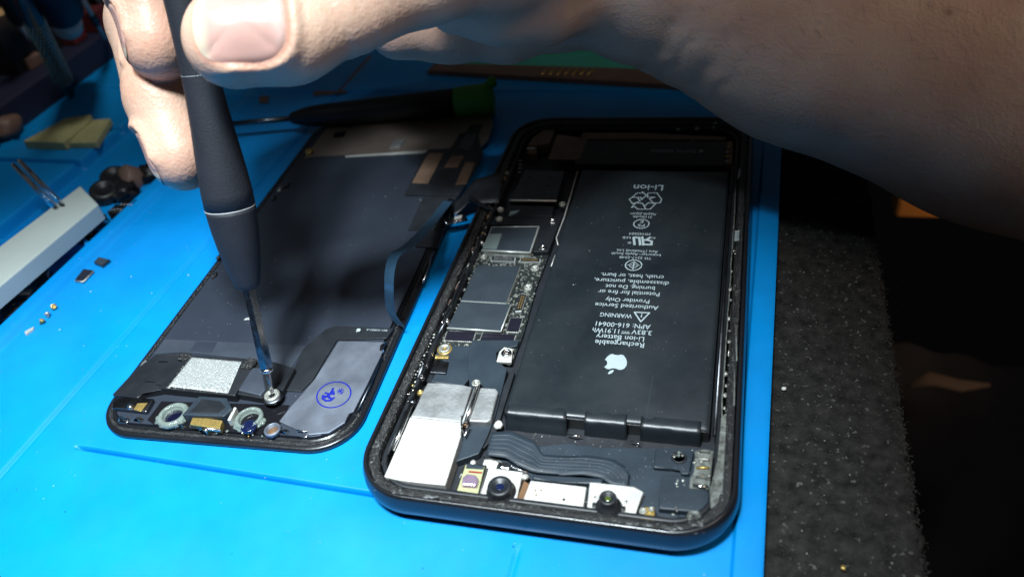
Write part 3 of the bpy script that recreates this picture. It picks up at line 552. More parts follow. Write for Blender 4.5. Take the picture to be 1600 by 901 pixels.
# ---- blue silicone mat
MR = math.atan(0.027)
def mat_h(x, y):
    z = -0.8*math.exp(-((x+123)/0.7)**2)
    z -= 2.6*math.exp(-((y+71.2)/0.45)**4)*smooth(-110.5, -107.5, x)*(1-smooth(20, 30, x))
    z -= 0.35*math.exp(-((x-0.2)/0.6)**2)*(1-smooth(-80, -76, y))
    z += 0.9*smooth(38.6, 39.4, x)
    z += 0.9*smooth(104.5, 105.5, y)*(1-smooth(38, 39, x))
    z += 1.9*smooth(-155.5, -158.5, x)*1.0 if x < -155 else 0
    if x < -161: z -= 4.6*smooth(-162.5, -164.0, x)
    if x < -200: z += 4.4*smooth(-203.5, -205.0, x)*(0.25+0.75*smooth(0.5, 1.8, abs(y-47)))*(0.35+0.65*smooth(0.6, 2.0, abs(y-72-0.25*(x+205))))
    if -204 < x < -163: z += 3.6*smooth(1.6, 0.4, abs(y-0.5))*1.0 + 3.6*smooth(1.6, 0.4, abs(y+62))
    return z
def make_mat():
    xs = sorted(set([-340, -300, -270, -240, -220, -210, -206, -205.5]+[round(-205+0.3*i, 2) for i in range(8)]+[-202, -195, -185, -175, -168, -165]+[round(-164.4+0.3*i, 2) for i in range(11)]+[-160.5, -159.5]+[round(-159+0.3*i, 2) for i in range(14)]
        +[-152, -145, -135, -128]+[round(-126+0.25*i, 2) for i in range(25)]+[-118, -113]+[round(-111+0.4*i, 2) for i in range(10)]+[-100, -85, -70, -50, -30, -10]+[round(-2+0.25*i, 2) for i in range(17)]+[5, 15, 20, 22, 24, 26, 28, 30, 34, 37]+[round(38.2+0.15*i, 2) for i in range(11)]+[41, 43, 43.7, 44.1, 44.3]))
    ys = sorted(set([-125, -110, -100, -95, -90, -85, -82]+[-80+0.5*i for i in range(9)]+[-74.5]+[round(-73.6+0.2*i, 2) for i in range(26)]+[-66, -64.5, -63.5, -63, -62.5, -62, -61.5, -61, -60.5, -59, -55, -50, -40, -30, -20, -10, -5, -2, -1.5, -1, -.5, 0, .5, 1, 1.5, 2, 2.5, 4, 10, 20, 30, 40, 44]+[45+0.25*i for i in range(17)]+[50, 56]+[58+0.5*i for i in range(40)]+[80, 90, 100, 104]+[104.4+0.2*i for i in range(7)]+[108, 115, 125, 140, 160]))
    vs = [(x, y, mat_h(x, y)-(0.25 if x > 44.2 else 0.06 if x > 44 else 0)) for x in xs for y in ys]; n = len(ys); fs = []
    for i in range(len(xs)-1):
        for k in range(n-1): fs.append((i*n+k, (i+1)*n+k, (i+1)*n+k+1, i*n+k+1))
    N = len(xs)                                            # skirt down to the table
    def skirt(idx):
        b = len(vs)
        for q in idx: vs.append((vs[q][0], vs[q][1], -3.1))
        for k in range(len(idx)-1): fs.append((idx[k], idx[k+1], b+k+1, b+k))
    skirt([(N-1)*n+k for k in range(n)]); skirt([i*n for i in range(N)]); skirt([i*n+n-1 for i in range(N)]); skirt(list(range(n)))
    c, s = math.cos(-MR), math.sin(-MR)
    vs = [(x*c-y*s, x*s+y*c, z) for x, y, z in vs]
    return obj('repair_mat', vs, fs, 'silicone', None, True)
rm = tag(make_mat(), 'blue silicone repair mat with grooves and parts trays under both phone halves', 'mat')
def mat_dust():
    while True:
        x, y = random.uniform(-160, 36), random.uniform(-95, 80)
        if -36 < x < 38 and -74 < y: continue
        if -112 < x < -42 and y > -63: continue
        return (x, y, mat_h(x*math.cos(MR)-y*math.sin(MR), y)+0.01)
specks('dust', 150, mat_dust, 'lint', rm, 0.04, 0.13)
specks('dark_crumbs', 30, mat_dust, 'part_black', rm, 0.08, 0.30)
# ================================================================== opened phone
ph = thing('smartphone', 'opened black smartphone without its screen, battery and circuit board exposed', 'smartphone', (0, 0, 0))
FR = ring('frame', 0, 0, 75.7, 150.9, 12.5, [(3.2, 0.12), (1.7, 0.5), (0.75, 1.3), (0.18, 2.6), (0.0, 3.9), (0.12, 5.3), (0.45, 6.4), (0.7, 6.95), (0.95, 7.12), (1.35, 7.12), (1.45, 6.9), (1.5, 1.0), (3.2, 0.9)], 'anodised', ph, n=18)
obj('back_glass', *(lambda P: ([(x, y, 0.10) for x, y in P]+[(x, y, 0.95) for x, y in P], [list(range(len(P)))[::-1], list(range(len(P), 2*len(P)))]+[[i, (i+1) % len(P), len(P)+(i+1) % len(P), len(P)+i] for i in range(len(P))]))(rrect(0, 0, 69.6, 144.8, 9.5, 14)), 'black_glass', ph)
plate('chassis', rrect(0, 0, 71.1, 146.3, 10.2, 10), 1.0, 2.2, 'chassis', ph, bev=0)
# worn edge patches: small raised flakes along the lower right corner
def wear_flake(a, i):
    pass
def rim_pt(t, off, z):
    P = rrect(0, 0, 75.7-2*off, 150.9-2*off, 12.5-off, 18); P = [np.array(q) for q in P]; L = [np.linalg.norm(P[(i+1) % len(P)]-P[i]) for i in range(len(P))]; s = t*sum(L)
    for i, l in enumerate(L):
        if s <= l: return P[i]+(P[(i+1) % len(P)]-P[i])*s/l
        s -= l
    return P[0]
def rim_chips():
    vs = []; fs = []
    for i in range(46):
        if i < 30: x, y = random.uniform(18, 34), -75
        else: x, y = random.uniform(-36, -18), -75
        # walk onto the corner arc
        cx = 37.85-12.5 if x > 0 else -(37.85-12.5); cy = -75.45+12.5
        a = math.atan2(-1, (x-cx)/12.5) if abs(x) > abs(cx) else -math.pi/2
        off = random.uniform(0.5, 1.9); zz = 7.22 if off > 1.45 else 7.2-((1.5-off)/1.0)**2*1.05
        if abs(x) > abs(cx): px, py = cx+(12.5-off)*math.cos(a), cy+(12.5-off)*math.sin(a)
        else: px, py = x, -75.45+off
        s = random.uniform(0.10, 0.42); k = len(vs); nn = 7
        for j in range(nn):
            t = 6.283*j/nn; r = s*random.uniform(0.5, 1.2); vs.append((px+r*1.5*math.cos(t), py+r*0.7*math.sin(t), zz-0.05))
        vs.append((px, py, zz+0.05))
        for j in range(nn): fs.append((k+j, k+(j+1) % nn, k+nn))
    obj('worn_edge', vs, fs, 'wear', FR, kind='stuff')
rim_chips()
def jit3(s): return lambda: (random.uniform(-s, s), random.uniform(-s, s), random.uniform(-s, s))
ring('adhesive_seal', 0, 0, 72.6, 147.8, 11.0, [(0.05, 2.3), (0.05, 6.25), (0.4, 6.45), (0.75, 6.5), (1.1, 6.4), (1.5, 6.35), (1.9, 6.15), (2.1, 5.8), (2.2, 5.0), (2.2, 2.3)], 'gasket', ph, n=14, jit=jit3(0.20), sub=0.34, closed=False)
ring('inner_ledge', 0, 0, 67.6, 142.8, 8.5, [(0.0, 2.3), (0.0, 5.2), (0.25, 5.4), (0.9, 5.4), (1.1, 5.2), (1.1, 2.3)], 'plastic', ph, n=10)
# ---- battery
def make_battery():
    x0, x1, y0, y1, zt = -11.2, 31.4, -49.6, 45.0, 6.0
    prof = lambda t: None
    xs = [x0+0.0, x0+0.12, x0+0.4, x0+0.9]+[x0+1.6+(x1-x0-3.2)*i/24 for i in range(25)]+[x1-0.9, x1-0.4, x1-0.12, x1]
    ys = [y0-0.1, y0-0.05, y0+0.1, y0+0.3, y0+0.6, y0+1.2, y0+1.8]+[y0+3+(y1-y0-4)*i/30 for i in range(31)]+[y1-0.5, y1-0.2, y1]
    vs = []; fs = []
    for x in xs:
        for y in ys:
            ex = min(x-x0, x1-x); ey = min(y1-y, 9); z = zt
            if ex < 0.9: z -= 0.9*(1-math.sqrt(max(0, 1-((0.9-ex)/0.9)**2)))
            if ey < 0.5: z -= 0.5*(1-math.sqrt(max(0, 1-((0.5-ey)/0.5)**2)))
            f = (y0+1.8)-y
            if f > 1.0: z -= 0.9*(1-math.sqrt(max(0, 1-((f-1.0)/0.92)**2)))
            z += 0.10*noise.noise(Vector((x*0.12, y*0.09, 0)))+(0.10*noise.noise(Vector((x*0.5, y*0.4, 5))) if y < y0+4 else 0)
            vs.append((x, y, z))
    n = len(ys)
    for i in range(len(xs)-1):
        for k in range(n-1): fs.append((i*n+k, (i+1)*n+k, (i+1)*n+k+1, i*n+k+1))
    def skirt(idx):
        b = len(vs)
        for q in idx: vs.append((vs[q][0], vs[q][1], 2.25))
        for k in range(len(idx)-1): fs.append((idx[k], idx[k+1], b+k+1, b+k))
    N = len(xs)
    skirt(list(range(n))); skirt([(N-1)*n+k for k in range(n)]); skirt([i*n for i in range(N)]); skirt([i*n+n-1 for i in range(N)])
    return obj('battery', vs, fs, 'battery_wrap', ph, True)
bat = make_battery()
bat['label'] = 'black lithium battery pack with white printed text'
# folded wrap tabs over the front end
for xa, xb, yb, sg in ((-10.6, 2.5, -51.9, 0), (6.3, 15.0, -51.3, 1), (17.8, 29.8, -51.1, 2)):
    vs = []; fs = []; n = 14
    pr = [(-47.6, 6.02), (-48.6, 6.10), (-49.5, 6.08), (-50.0, 5.97), (-50.35, 5.72), (-50.55, 5.35), (-50.65, 4.8), (-50.7+(yb+50.7)*0.4, 4.0), (-50.7+(yb+50.7)*0.8, 3.0), (yb, 2.3)]
    mseg = len(pr)
    for i in range(n+1):
        x = xa+(xb-xa)*i/n
        for j, (yy, zz) in enumerate(pr):
            wv = noise.noise(Vector((x*0.45, j*0.35, sg*5)))
            vs.append((x, yy+0.16*wv*(j > 2), zz+0.10*wv*(j < 5)))
    for i in range(n):
        for j in range(mseg-1): fs.append((i*mseg+j, i*mseg+j+1, (i+1)*mseg+j+1, (i+1)*mseg+j))
    b = len(vs); vs += [(x, min(y+1.2, -48), z-0.2) for x, y, z in vs]
    for r0 in (0, n*mseg):
        for j in range(mseg-1): fs.append((r0+j, r0+j+1, b+r0+j+1, b+r0+j))
    obj('wrap_tab', vs, fs, 'battery_wrap', bat, True)
tube('pull_wire', [(3.0, -52.3, 3.4), (4.6, -52.6, 3.5), (6.0, -52.5, 3.6)], 0.16, 'chrome', bat, 8)
tube('pull_wire', [(16.0, -52.3, 3.4), (17.4, -52.6, 3.4), (18.0, -52.9, 3.6)], 0.14, 'chrome', bat, 8)
ZT = 6.16
for t, cx, cy, wd, hg, rt in D['text']:
    tall = hg if any(ch in t for ch in 'ALPWTM3RcI') else hg
    text('printed_text', t, cx, cy, ZT, wd, max(hg*1.02, 0.9), math.pi, 'print', bat, bold=0.006 if hg > 1.3 else 0.0)
for q in D['recyc']: strip2d('printed_arrow', q, 0.26, ZT, 'print', bat)
c, a, b = D['pse']; strip2d('printed_ring', ell(c, abs(a[0]-c[0]), abs(b[1]-c[1]), 36), 0.26, ZT, 'print', bat)
c, a, b = D['tis']; rx, ry = abs(a[0]-c[0]), abs(b[1]-c[1]); strip2d('printed_ring', ell(c, rx, ry, 36), 0.28, ZT, 'print', bat)
strip2d('printed_emblem', [(c[0], c[1]-ry*0.7), (c[0], c[1]+ry*0.7)], 0.3, ZT, 'print', bat, False)
for s in (-1, 1):
    for yy in (-0.45, 0, 0.45): strip2d('printed_emblem', [(c[0]+s*rx*0.15, c[1]+yy*ry*(1.2 if yy else 1)), (c[0]+s*rx*(0.72 if yy == 0 else 0.5), c[1]+yy*ry*0.4)], 0.2, ZT, 'print', bat, False)
strip2d('printed_triangle', D['tri'], 0.34, ZT, 'print', bat)
tc = np.mean(np.array(D['tri']), 0); text('printed_text', '!', tc[0], tc[1], ZT, 0.35, 1.3, math.pi, 'print', bat, 0.01)
x0, x1 = min(q[0] for q in D['ru']), max(q[0] for q in D['ru']); y0, y1 = min(q[1] for q in D['ru']), max(q[1] for q in D['ru'])
# slanted mirrored R joined to a U
def ru(u, v): return (x1-(x1-x0)*u*0.92-(v-0.5)*0.7, y0+(y1-y0)*v*1.0)
for L in ([(0.06, 0.08), (0.02, 0.5), (0.2, 0.62), (0.46, 0.62)], [(0.06, 0.08), (0.46, 0.08)], [(0.46, 0.0), (0.46, 1.0)], [(0.30, 0.62), (0.06, 0.98)], [(0.62, 0.0), (0.62, 0.9), (0.9, 0.9), (0.9, 0.0)]):
    strip2d('printed_mark', [ru(*q) for q in L], 0.62, ZT+0.006*random.random(), 'print', bat, False)
strip2d('printed_mark', ell(D['reg'][:2], 0.36, 0.36, 14), 0.14, ZT, 'print', bat); text('printed_text', 'R', D['reg'][0], D['reg'][1], ZT, 0.28, 0.34, math.pi, 'print', bat)
(ax, ay), (bx, by) = D['dash']
strip2d('printed_dash', [(ax, ay-0.25), (bx, by-0.25)], 0.22, ZT, 'print', bat, False)
for i in range(3): strip2d('printed_dash', [(ax+(bx-ax)*(i/3+0.04), ay+0.3), (ax+(bx-ax)*(i/3+0.25), ay+0.3)], 0.18, ZT, 'print', bat, False)
c, l, r, t, b = D['logo']; fruit_logo(bat, c, abs(r[0]-l[0])*1.02, abs(t[1]-b[1])*1.04, ZT, 'print')
strip2d('wrap_seam', [(18.9, -49.0), (18.8, -44), (18.9, -36)], 0.10, 6.13, 'trace', bat, False)
specks('dust', 190, lambda: (random.uniform(-10, 31), random.uniform(-49, 40), 6.05+0.10*0), 'lint', bat, 0.03, 0.09)
# ---- logic board
bd = plate('logic_board', D['board'], 2.2, 3.1, 'pcb', ph, bev=0.1)
def smd():
    vs = []; fs = []
    for _ in range(900):
        x, y = random.uniform(-33, -13.8), random.uniform(-34, 8)
        s, t, h = random.uniform(0.12, 0.4), random.uniform(0.1, 0.25), random.uniform(0.1, 0.4)
        if random.random() < 0.5: s, t = t, s
        b = len(vs)
        for z in (3.05, 3.1+h):
            vs += [(x-s, y-t, z), (x+s, y-t, z), (x+s, y+t, z), (x-s, y+t, z)]
        fs += [(b, b+1, b+5, b+4), (b+1, b+2, b+6, b+5), (b+2, b+3, b+7, b+6), (b+3, b, b+4, b+7), (b+4, b+5, b+6, b+7)]
    return vs, fs
v_, f_ = smd(); obj('small_components', v_, f_, 'solder', bd, kind='stuff')
def shield(name, pts, z0, z1, parent, lip=0.28, m='shield'):
    o = plate(name, pts, z0, z1-0.08, 'shield_edge', parent, bev=0.3, seg=3)
    plate('shield_top', inset(pts, lip), z1-0.3, z1, m, o, bev=0.1); return o
s1 = shield('shield_can', D['shield_up'], 2.4, 5.0, ph, 0.42)
plate('pale_patch', D['shield_lab'], 4.9, 5.05, 'pale_label', s1, bev=0)
s2 = shield('shield_can', D['soc'], 2.4, 4.40, ph, 0.12)
s3 = shield('shield_can', D['soc2'], 2.4, 4.5, ph, 0.10)
q = D['soc2']; tube('shield_lip', [(*q[3], 4.3), (*q[2], 4.3)], 0.24, 'shield_edge', s3, 10); tube('shield_lip', [(*q[2], 4.3), (*q[1], 4.3)], 0.16, 'shield_edge', s3, 10)
q = D['shield_up']; tube('shield_lip', [(*q[3], 4.75), (*q[2], 4.75)], 0.26, 'shield_edge', s1, 10); tube('shield_lip', [(*q[0], 4.85), (*q[1], 4.85)], 0.14, 'shield_edge', s1, 10)
br = plate('connector_bracket', D['bracket'], 2.4, 4.4, 'plastic', ph, bev=0.2)
for cq in D['br_screws']: screw('screw', cq, 4.65, 'chrome', ph)
for cq in D['standoffs']: screw('standoff', cq, 3.75, 'solder', ph, h=1.2)
def connector(name, pts, m_pin, parent, z, n=11):
    o = plate(name, pts, z-0.7, z, 'shield_edge', parent, bev=0.1)
    ip = inset(pts, 0.28); plate('connector_well', ip, z-0.2, z+0.03, 'chip_dark', o, bev=0)
    a, b, c2, d = [np.array(q) for q in pts]
    if np.linalg.norm(b-a) < np.linalg.norm(d-a): a, b, c2, d = b, c2, d, a
    for row in (0.33, 0.67):
        vs = []; fs = []
        for i in range(n):
            t = 0.12+0.76*(i+0.5)/n; q = (a+(b-a)*t)*(1-row)+(d+(c2-d)*t)*row; u = (b-a)/np.linalg.norm(b-a)*np.linalg.norm(b-a)*0.76/n*0.3; vv = (d-a)/np.linalg.norm(d-a)*0.14; k = len(vs)
            for zz in (z, z+0.14):
                vs += [(*(q-u-vv), zz), (*(q+u-vv), zz), (*(q+u+vv), zz), (*(q-u+vv), zz)]
            fs += [(k, k+1, k+5, k+4), (k+1, k+2, k+6, k+5), (k+2, k+3, k+7, k+6), (k+3, k, k+4, k+7), (k+4, k+5, k+6, k+7)]
        obj('pin_row', vs, fs, m_pin, o)
    return o
connector('board_connector', D['conn1'], 'solder', ph, 3.75, 14); connector('board_connector', D['conn2'], 'gold', ph, 3.75, 12); connector('board_connector', D['conn3'], 'gold', ph, 3.75, 10)
for q in D['chips']:
    o = plate('labelled_chip', q, 3.0, 3.45, 'solder', ph, bev=0.12); plate('chip_face', inset(q, 0.26), 3.4, 3.52, 'chip_dark', o, bev=0.05)
# flex cables and brackets below the board
plate('ribbon_connector', D['flexL'], 2.4, 4.1, 'plastic_blue', ph, bev=0.22)
plate('chrome_tab', D['flexLtab'], 3.9, 4.65, 'dark_steel', ph, bev=0.12); plate('gold_strip', D['goldstrip'], 3.9, 4.5, 'gold', ph, bev=0.15)
screw('screw', D['scr_y'], 4.6, 'solder', ph, 0.8)
x, y, r = D['scr_y']; ringv = lathe('gold_washer', (x, y, 4.2), [(r*1.0, -0.2), (r*1.25, -0.2), (r*1.25, 0.1), (r*1.02, 0.1)], 'gold', ph, 24)
plate('camera_flex', D['flexB'], 2.4, 4.0, 'plastic_blue', ph, bev=0.2)
tb = plate('screw_tab', D['tab'], 3.6, 4.25, 'satin_steel', ph, bev=0.14); screw('screw', D['scr_tab'], 4.7, 'chrome', ph)
plate('camera_cover', D['plateU'], 2.4, 5.6, 'steel', ph, bev=0.3, seg=3)
cv = plate('camera_cover', D['plateD'], 2.4, 5.78, 'satin_steel', ph, bev=0.25, seg=3)
plate('camera_cover', D['plateR'], 3.6, 5.5, 'steel', ph, bev=0.35, seg=3)
rg = [np.array(q) for q in D['ridge']]
plate('bracket_channel', D['ridge'], 4.0, 5.2, 'copper', ph, bev=0.1)
tube('bracket_rail', [(*((rg[0]+rg[1]*3)/4), 5.9), (*((rg[3]+rg[2]*3)/4), 5.9)], 0.42, 'chrome', ph, 12)
tube('bracket_rail', [(*((rg[0]*5+rg[1])/6), 5.55), (*((rg[3]*5+rg[2])/6), 5.55)], 0.25, 'steel', ph, 10)
screw('screw', D['ridge_scr'], 6.15, 'solder', ph)
hk = D['hook']; tube('bracket_hook', [(*hk[0], 5.6), (*hk[1], 5.5), (*hk[2], 5.2), (*hk[3], 5.7)], 0.3, 'chrome', ph, 10)
b0, b1 = D['bar']; tube('antenna_rod', [(*b0, 6.0), (*b1, 6.0)], 0.42, 'chrome', ph, 12); lathe('rod_cap', (*D['barcap'], 5.2), [(0.7, 0), (0.8, 0.9), (0.5, 1.2)], 'dark_steel', ph, 14)
tube('antenna_rail', [(b0[0]-1.1, b0[1]-1, 5.6), (b1[0]-0.9, b1[1]-1, 5.4)], 0.3, 'plastic', ph, 10)
for i, q in enumerate(D['leftbits']):
    if i in (9, 10, 11): plate('spring_pad', [(q[0]-0.5, q[1]-1.1), (q[0]+0.5, q[1]-1.1), (q[0]+0.5, q[1]+1.1), (q[0]-0.5, q[1]+1.1)], 2.4, 5.2, 'part_brown', ph, bev=0.15)
    else:
        o = lathe('contact_spring', (*q, 4.4), [(0.75, 0), (0.8, 0.5), (0.62, 0.9), (0.35, 1.0), (0.3, 0.75), (0.05, 0.7)], 'gold' if i == 3 else 'chrome', ph, 14)
rl = D['rail']
tube('side_rail', [(*q, 5.2+0.15*math.sin(i*2)) for i, q in enumerate(rl[:4])], 0.30, 'dark_steel', ph, 10)
tube('side_rail', [(*q, 5.5) for q in rl[4:]], 0.45, 'dark_steel', ph, 10)
for i in range(16):                                   # crumpled solder along the side rail
    t = i/15; q = np.array(rl[3])*(1-t)+np.array(rl[6])*t; blob('foil_lump', (q[0]-0.6+random.uniform(-.3, .3), q[1], 5.7), random.uniform(0.18, 0.42), 'solder' if i % 3 else 'dark_steel', ph, amp=0.7, seed=i, sub=1)
# ---- front sensor and cameras
se = plate('light_sensor', D['sensor'], 2.4, 5.3, 'chrome', ph, bev=0.3, seg=3)
plate('sensor_well', inset(D['sensor'], 0.75), 5.1, 5.36, 'olive', se, bev=0); plate('sensor_window', D['sensor_win'], 5.3, 5.5, 'plastic_blue', se, bev=0.05); plate('red_film', D['sensor_red'], 5.3, 5.48, 'red', se, bev=0)
plate('coated_prism', D['sensor_blk'], 5.2, 6.3, 'pink_coat', se, bev=0.3)
def cam_mod(pl, lens, base, glass, lens_z, ears):
    o = plate('camera_module', pl, 2.4, 5.0, 'satin_steel', ph, bev=0.2)
    x, y, r = base; xl, yl, rl = lens; x, y = (x+xl)/2, (y+yl)/2; zt = lens_z
    b = lathe('lens_barrel', (x, y, 4.9), [(r, 0), (r*1.02, 0.35), (r*0.95, 0.7), (r*0.86, 0.85), (r*0.86, 1.1), (rl*1.02, 1.2), (rl, zt-4.9-0.25), (rl*0.93, zt-4.9), (rl*0.62, zt-4.9), (rl*0.48, zt-5.3), (0.02, zt-5.35)], 'plastic', o, 36)
    lathe('lens', (x, y, zt-0.62), [(rl*0.47, 0.0), (rl*0.42, 0.14), (rl*0.28, 0.24), (rl*0.12, 0.29), (0.01, 0.30)], glass, o, 28)
    if ears:
        for s in (-1, 1): plate('mount_ear', [(x+s*r*0.8, y-0.45), (x+s*r*1.25, y-0.45), (x+s*r*1.25, y+0.45), (x+s*r*0.8, y+0.45)], 4.9, 5.5, 'plastic', o, bev=0.1)
    return o
c1 = cam_mod(D['camL'], D['camL_lens'], D['camL_base'], 'lens_blue', 7.2, False)
c2 = cam_mod(D['camR'], D['camR_lens'], D['camR_base'], 'lens_green', 8.2, True)
x, y, r = D['camR_base']
for a in (0.7, 2.4, 3.9, 5.5): lathe('weld_dot', (x+math.cos(a)*r*1.55, y+math.sin(a)*r*1.25, 4.98), [(0.34, 0), (0.28, 0.14), (0.02, 0.16)], 'chrome', c2, 12)
plate('copper_strip', D['copper'], 2.6, 4.6, 'copper', ph, bev=0.1)
cm = plate('steel_bridge', D['camM'], 2.4, 4.95, 'satin_steel', ph, bev=0.2)
x, y, r = D['camM_hole']; lathe('pin_hole', (x, y, 4.94), [(r, 0), (r, 0.03)], 'black_glass', cm, 14); plate('bridge_notch', D['camM_notch'], 4.5, 4.98, 'gasket', cm, bev=0)
for q in ((-0.2, -67.9), (0.9, -67.7), (0.2, -68.9)): lathe('scuff', (*q, 4.94), [(0.22, 0), (0.2, 0.03)], 'copper', cm, 9)
ct = plate('ground_contact', D['contact'], 2.4, 5.3, 'gold', ph, bev=0.2)
for cq in D['contact_scr']: screw('screw', cq, 5.7, 'solder', ph)
plate('plastic_rail', D['bar2'], 2.4, 4.9, 'plastic_blue', ph, bev=0.35)
# wide flex cable that ripples over the floor
def ribbon(name, A, B, zf, m, parent, th=0.18, ns=48, nw=6):
    def samp(P, t):
        P = [np.array(q, float) for q in P]; L = [np.linalg.norm(P[i+1]-P[i]) for i in range(len(P)-1)]; s = t*sum(L)
        for i, l in enumerate(L):
            if s <= l+1e-9: return P[i]+(P[i+1]-P[i])*s/l
            s -= l
        return P[-1]
    vs = []; fs = []
    for i in range(ns+1):
        t = i/ns; a, b = samp(A, t), samp(B, t)
        for j in range(nw+1):
            q = a+(b-a)*j/nw; vs.append((q[0], q[1], zf(t, j/nw)))
    W = nw+1; K = len(vs)
    vs += [(x, y, z-th) for x, y, z in vs]
    for i in range(ns):
        for j in range(nw):
            a = i*W+j; fs.append((a, a+W, a+W+1, a+1)); fs.append((K+a, K+a+1, K+a+W+1, K+a+W))
    for i in range(ns):
        for a, b in ((i*W, (i+1)*W), ((i+1)*W+nw, i*W+nw)): fs.append((a, K+a, K+b, b))
    for a, b in [(j+1, j) for j in range(nw)]+[(ns*W+j, ns*W+j+1) for j in range(nw)]: fs.append((a, K+a, K+b, b))
    return obj(name, vs, fs, m, parent, True)
ribbon('flex_cable', D['flexC_top'], D['flexC_bot'], lambda t, s: 4.3+0.32*math.sin(t*9.0+0.6)*(1-t*0.5)+0.05*math.sin(s*9+t*20), 'plastic_blue', ph)
TA, TB = [np.array(v) for v in D['flexC_top']], [np.array(v) for v in D['flexC_bot']]
for i, s0 in enumerate((0.14, 0.30, 0.47, 0.64, 0.80)):
    ribbon('flex_trace', [tuple(a+(b-a)*s0) for a, b in zip(TA, TB)], [tuple(a+(b-a)*(s0+0.035)) for a, b in zip(TA, TB)], lambda t, s, s0=s0: 4.33+0.32*math.sin(t*9.0+0.6)*(1-t*0.5)+0.05*math.sin(s0*9+t*20), 'trace', ph, th=0.05, ns=48, nw=1)
plate('plastic_floor', D['floorplate'], 2.3, 3.2, 'plastic_blue', ph, bev=0.15)
plate('antenna_cover', D['blk1'], 2.4, 4.6, 'plastic_blue', ph, bev=0.3); plate('antenna_cover', D['blk2'], 2.4, 4.2, 'plastic_blue', ph, bev=0.25)
for i, (x, y, r) in enumerate(D['glue']):
    lathe('glued_socket', (x, y, 4.1), [(r*1.1, 0), (r*1.05, 0.35), (r*0.8, 0.4), (r*0.75, 0.1), (0.02, 0.1)], 'plastic', ph, 20)
    for k in range(8): a = random.uniform(0, 6.28); blob('glue_drop', (x+math.cos(a)*r*random.uniform(.2, .8), y+math.sin(a)*r*random.uniform(.2, .8), 4.5), random.uniform(0.15, 0.38), 'glass_glue' if k % 2 else 'solder', ph, amp=0.5, seed=k+i*9, sub=1)
gp = plate('contact_block', D['gold'], 2.4, 5.0, 'corroded', ph, bev=0.25)
gx = [q[0] for q in D['gold']]; gy = [q[1] for q in D['gold']]; g0, g1, h0, h1 = min(gx), max(gx), min(gy), max(gy)
for i in range(5): t = h0+0.6+i*(h1-h0-1.2)/4; tube('contact_finger', [(g0+0.8+random.uniform(-.2, .4), t, 5.1), (g1-0.6, t+random.uniform(-.3, .3), 5.25)], random.uniform(0.2, 0.36), ['chrome', 'corroded', 'gold', 'solder', 'corroded'][i], gp, 8)
for i in range(9): blob('corrosion_lump', (random.uniform(g0+.4, g1-.3), random.uniform(h0, h1), 5.1), random.uniform(0.2, 0.42), 'solder' if i % 2 else 'gold' if i == 4 else 'corroded', gp, amp=0.6, seed=i+40, sub=1)
rr = plate('grey_side_strip', D['railR'], 2.4, 6.2, 'corroded', ph, bev=0.2)
screw('screw', D['cornerscr'], 5.7, 'corroded', ph); 
for i in range(14): blob('corrosion_lump', (random.uniform(25, 33.5), -70.2+random.uniform(-.5, .8)+max(0, (random.uniform(25, 33.5)-29))*0.5, 5.6), random.uniform(0.15, 0.4), 'corroded' if i % 3 else 'solder', ph, amp=0.7, seed=i+60, sub=1)
for i, q in enumerate(D['sidebits']):
    blob('solder_lump', (q[0], q[1], 5.9), 0.42 if i % 2 else 0.3, 'solder', ph, sy=1.5, amp=0.6, seed=i+80, sub=2)
for cl in D['clips']:
    a, b, c3 = cl; tube('side_clip', [(a[0]-0.9, a[1]+0.2, 6.0), (a[0], a[1], 6.2), (b[0], b[1], 6.2), (c3[0], c3[1], 5.9)], 0.22, 'corroded', ph, 8)
sb = D['sidebar']; tube('battery_wall', [(32.3, 48.5, 5.4), (32.4, 0, 5.4), (32.5, -50.5, 5.4)], 0.4, 'dark_steel', ph, 8)
tube('side_wire', [(33.6+0.25*noise.noise(Vector((i*1.3, 0, 0))), 38-i*4.4, 5.9) for i in range(20)], 0.16, 'corroded', ph, 8)
for i in range(5): plate('printed_bar', [(34.0, 12.2+i*0.9), (35.1, 12.2+i*0.9), (35.1, 12.5+i*0.9), (34.0, 12.5+i*0.9)], 6.2, 6.6, 'print', ph, bev=0)
# ---- far end: vibration motor, SIM reader
tp = plate('vibration_motor', rrect(8.2, 55.2, 44.2, 13.6, 0.8, 4), 2.4, 5.8, 'plastic', ph, bev=0.3)
t, cx, cy, wd, hg, rt = D['taptext']; text('printed_text', t, cx, cy, 5.84, wd, max(hg, 1.15), math.pi, 'print', tp, 0.004); fruit_logo(tp, D['taplogo'], 1.5, 1.6, 5.84, 'print')
plate('brown_patch', D['brownsq'], 5.75, 5.9, 'brown_film', tp, bev=0); plate('brown_flex', D['brownfl'], 2.4, 5.4, 'brown_film', ph, bev=0.15); plate('brown_tape', D['browntape'], 5.2, 5.9, 'brown_film', ph, bev=0.1)
gc = plate('copper_contact', D['goldcon'], 2.4, 5.1, 'copper', ph, bev=0.2); q = D['goldcon']; tube('contact_ridge', [(q[0][0], (q[0][1]+q[3][1])/2, 5.2), (q[1][0], (q[1][1]+q[2][1])/2, 5.2)], 0.4, 'chrome', gc, 10)
for q in D['whitebits']: plate('printed_bar', [(q[0]-0.55, q[1]-0.22), (q[0]+0.55, q[1]-0.22), (q[0]+0.45, q[1]+0.22), (q[0]-0.45, q[1]+0.22)], 5.2, 5.45, 'solder', ph, bev=0)
sm = plate('sim_reader', D['sim'], 2.4, 5.4, 'dark_steel', ph, bev=0.2); q = D['sim']
tube('reader_lip', [(q[3][0], q[3][1]-0.1, 5.3), (q[2][0], q[2][1]-0.1, 5.3)], 0.28, 'satin_steel', sm, 10)
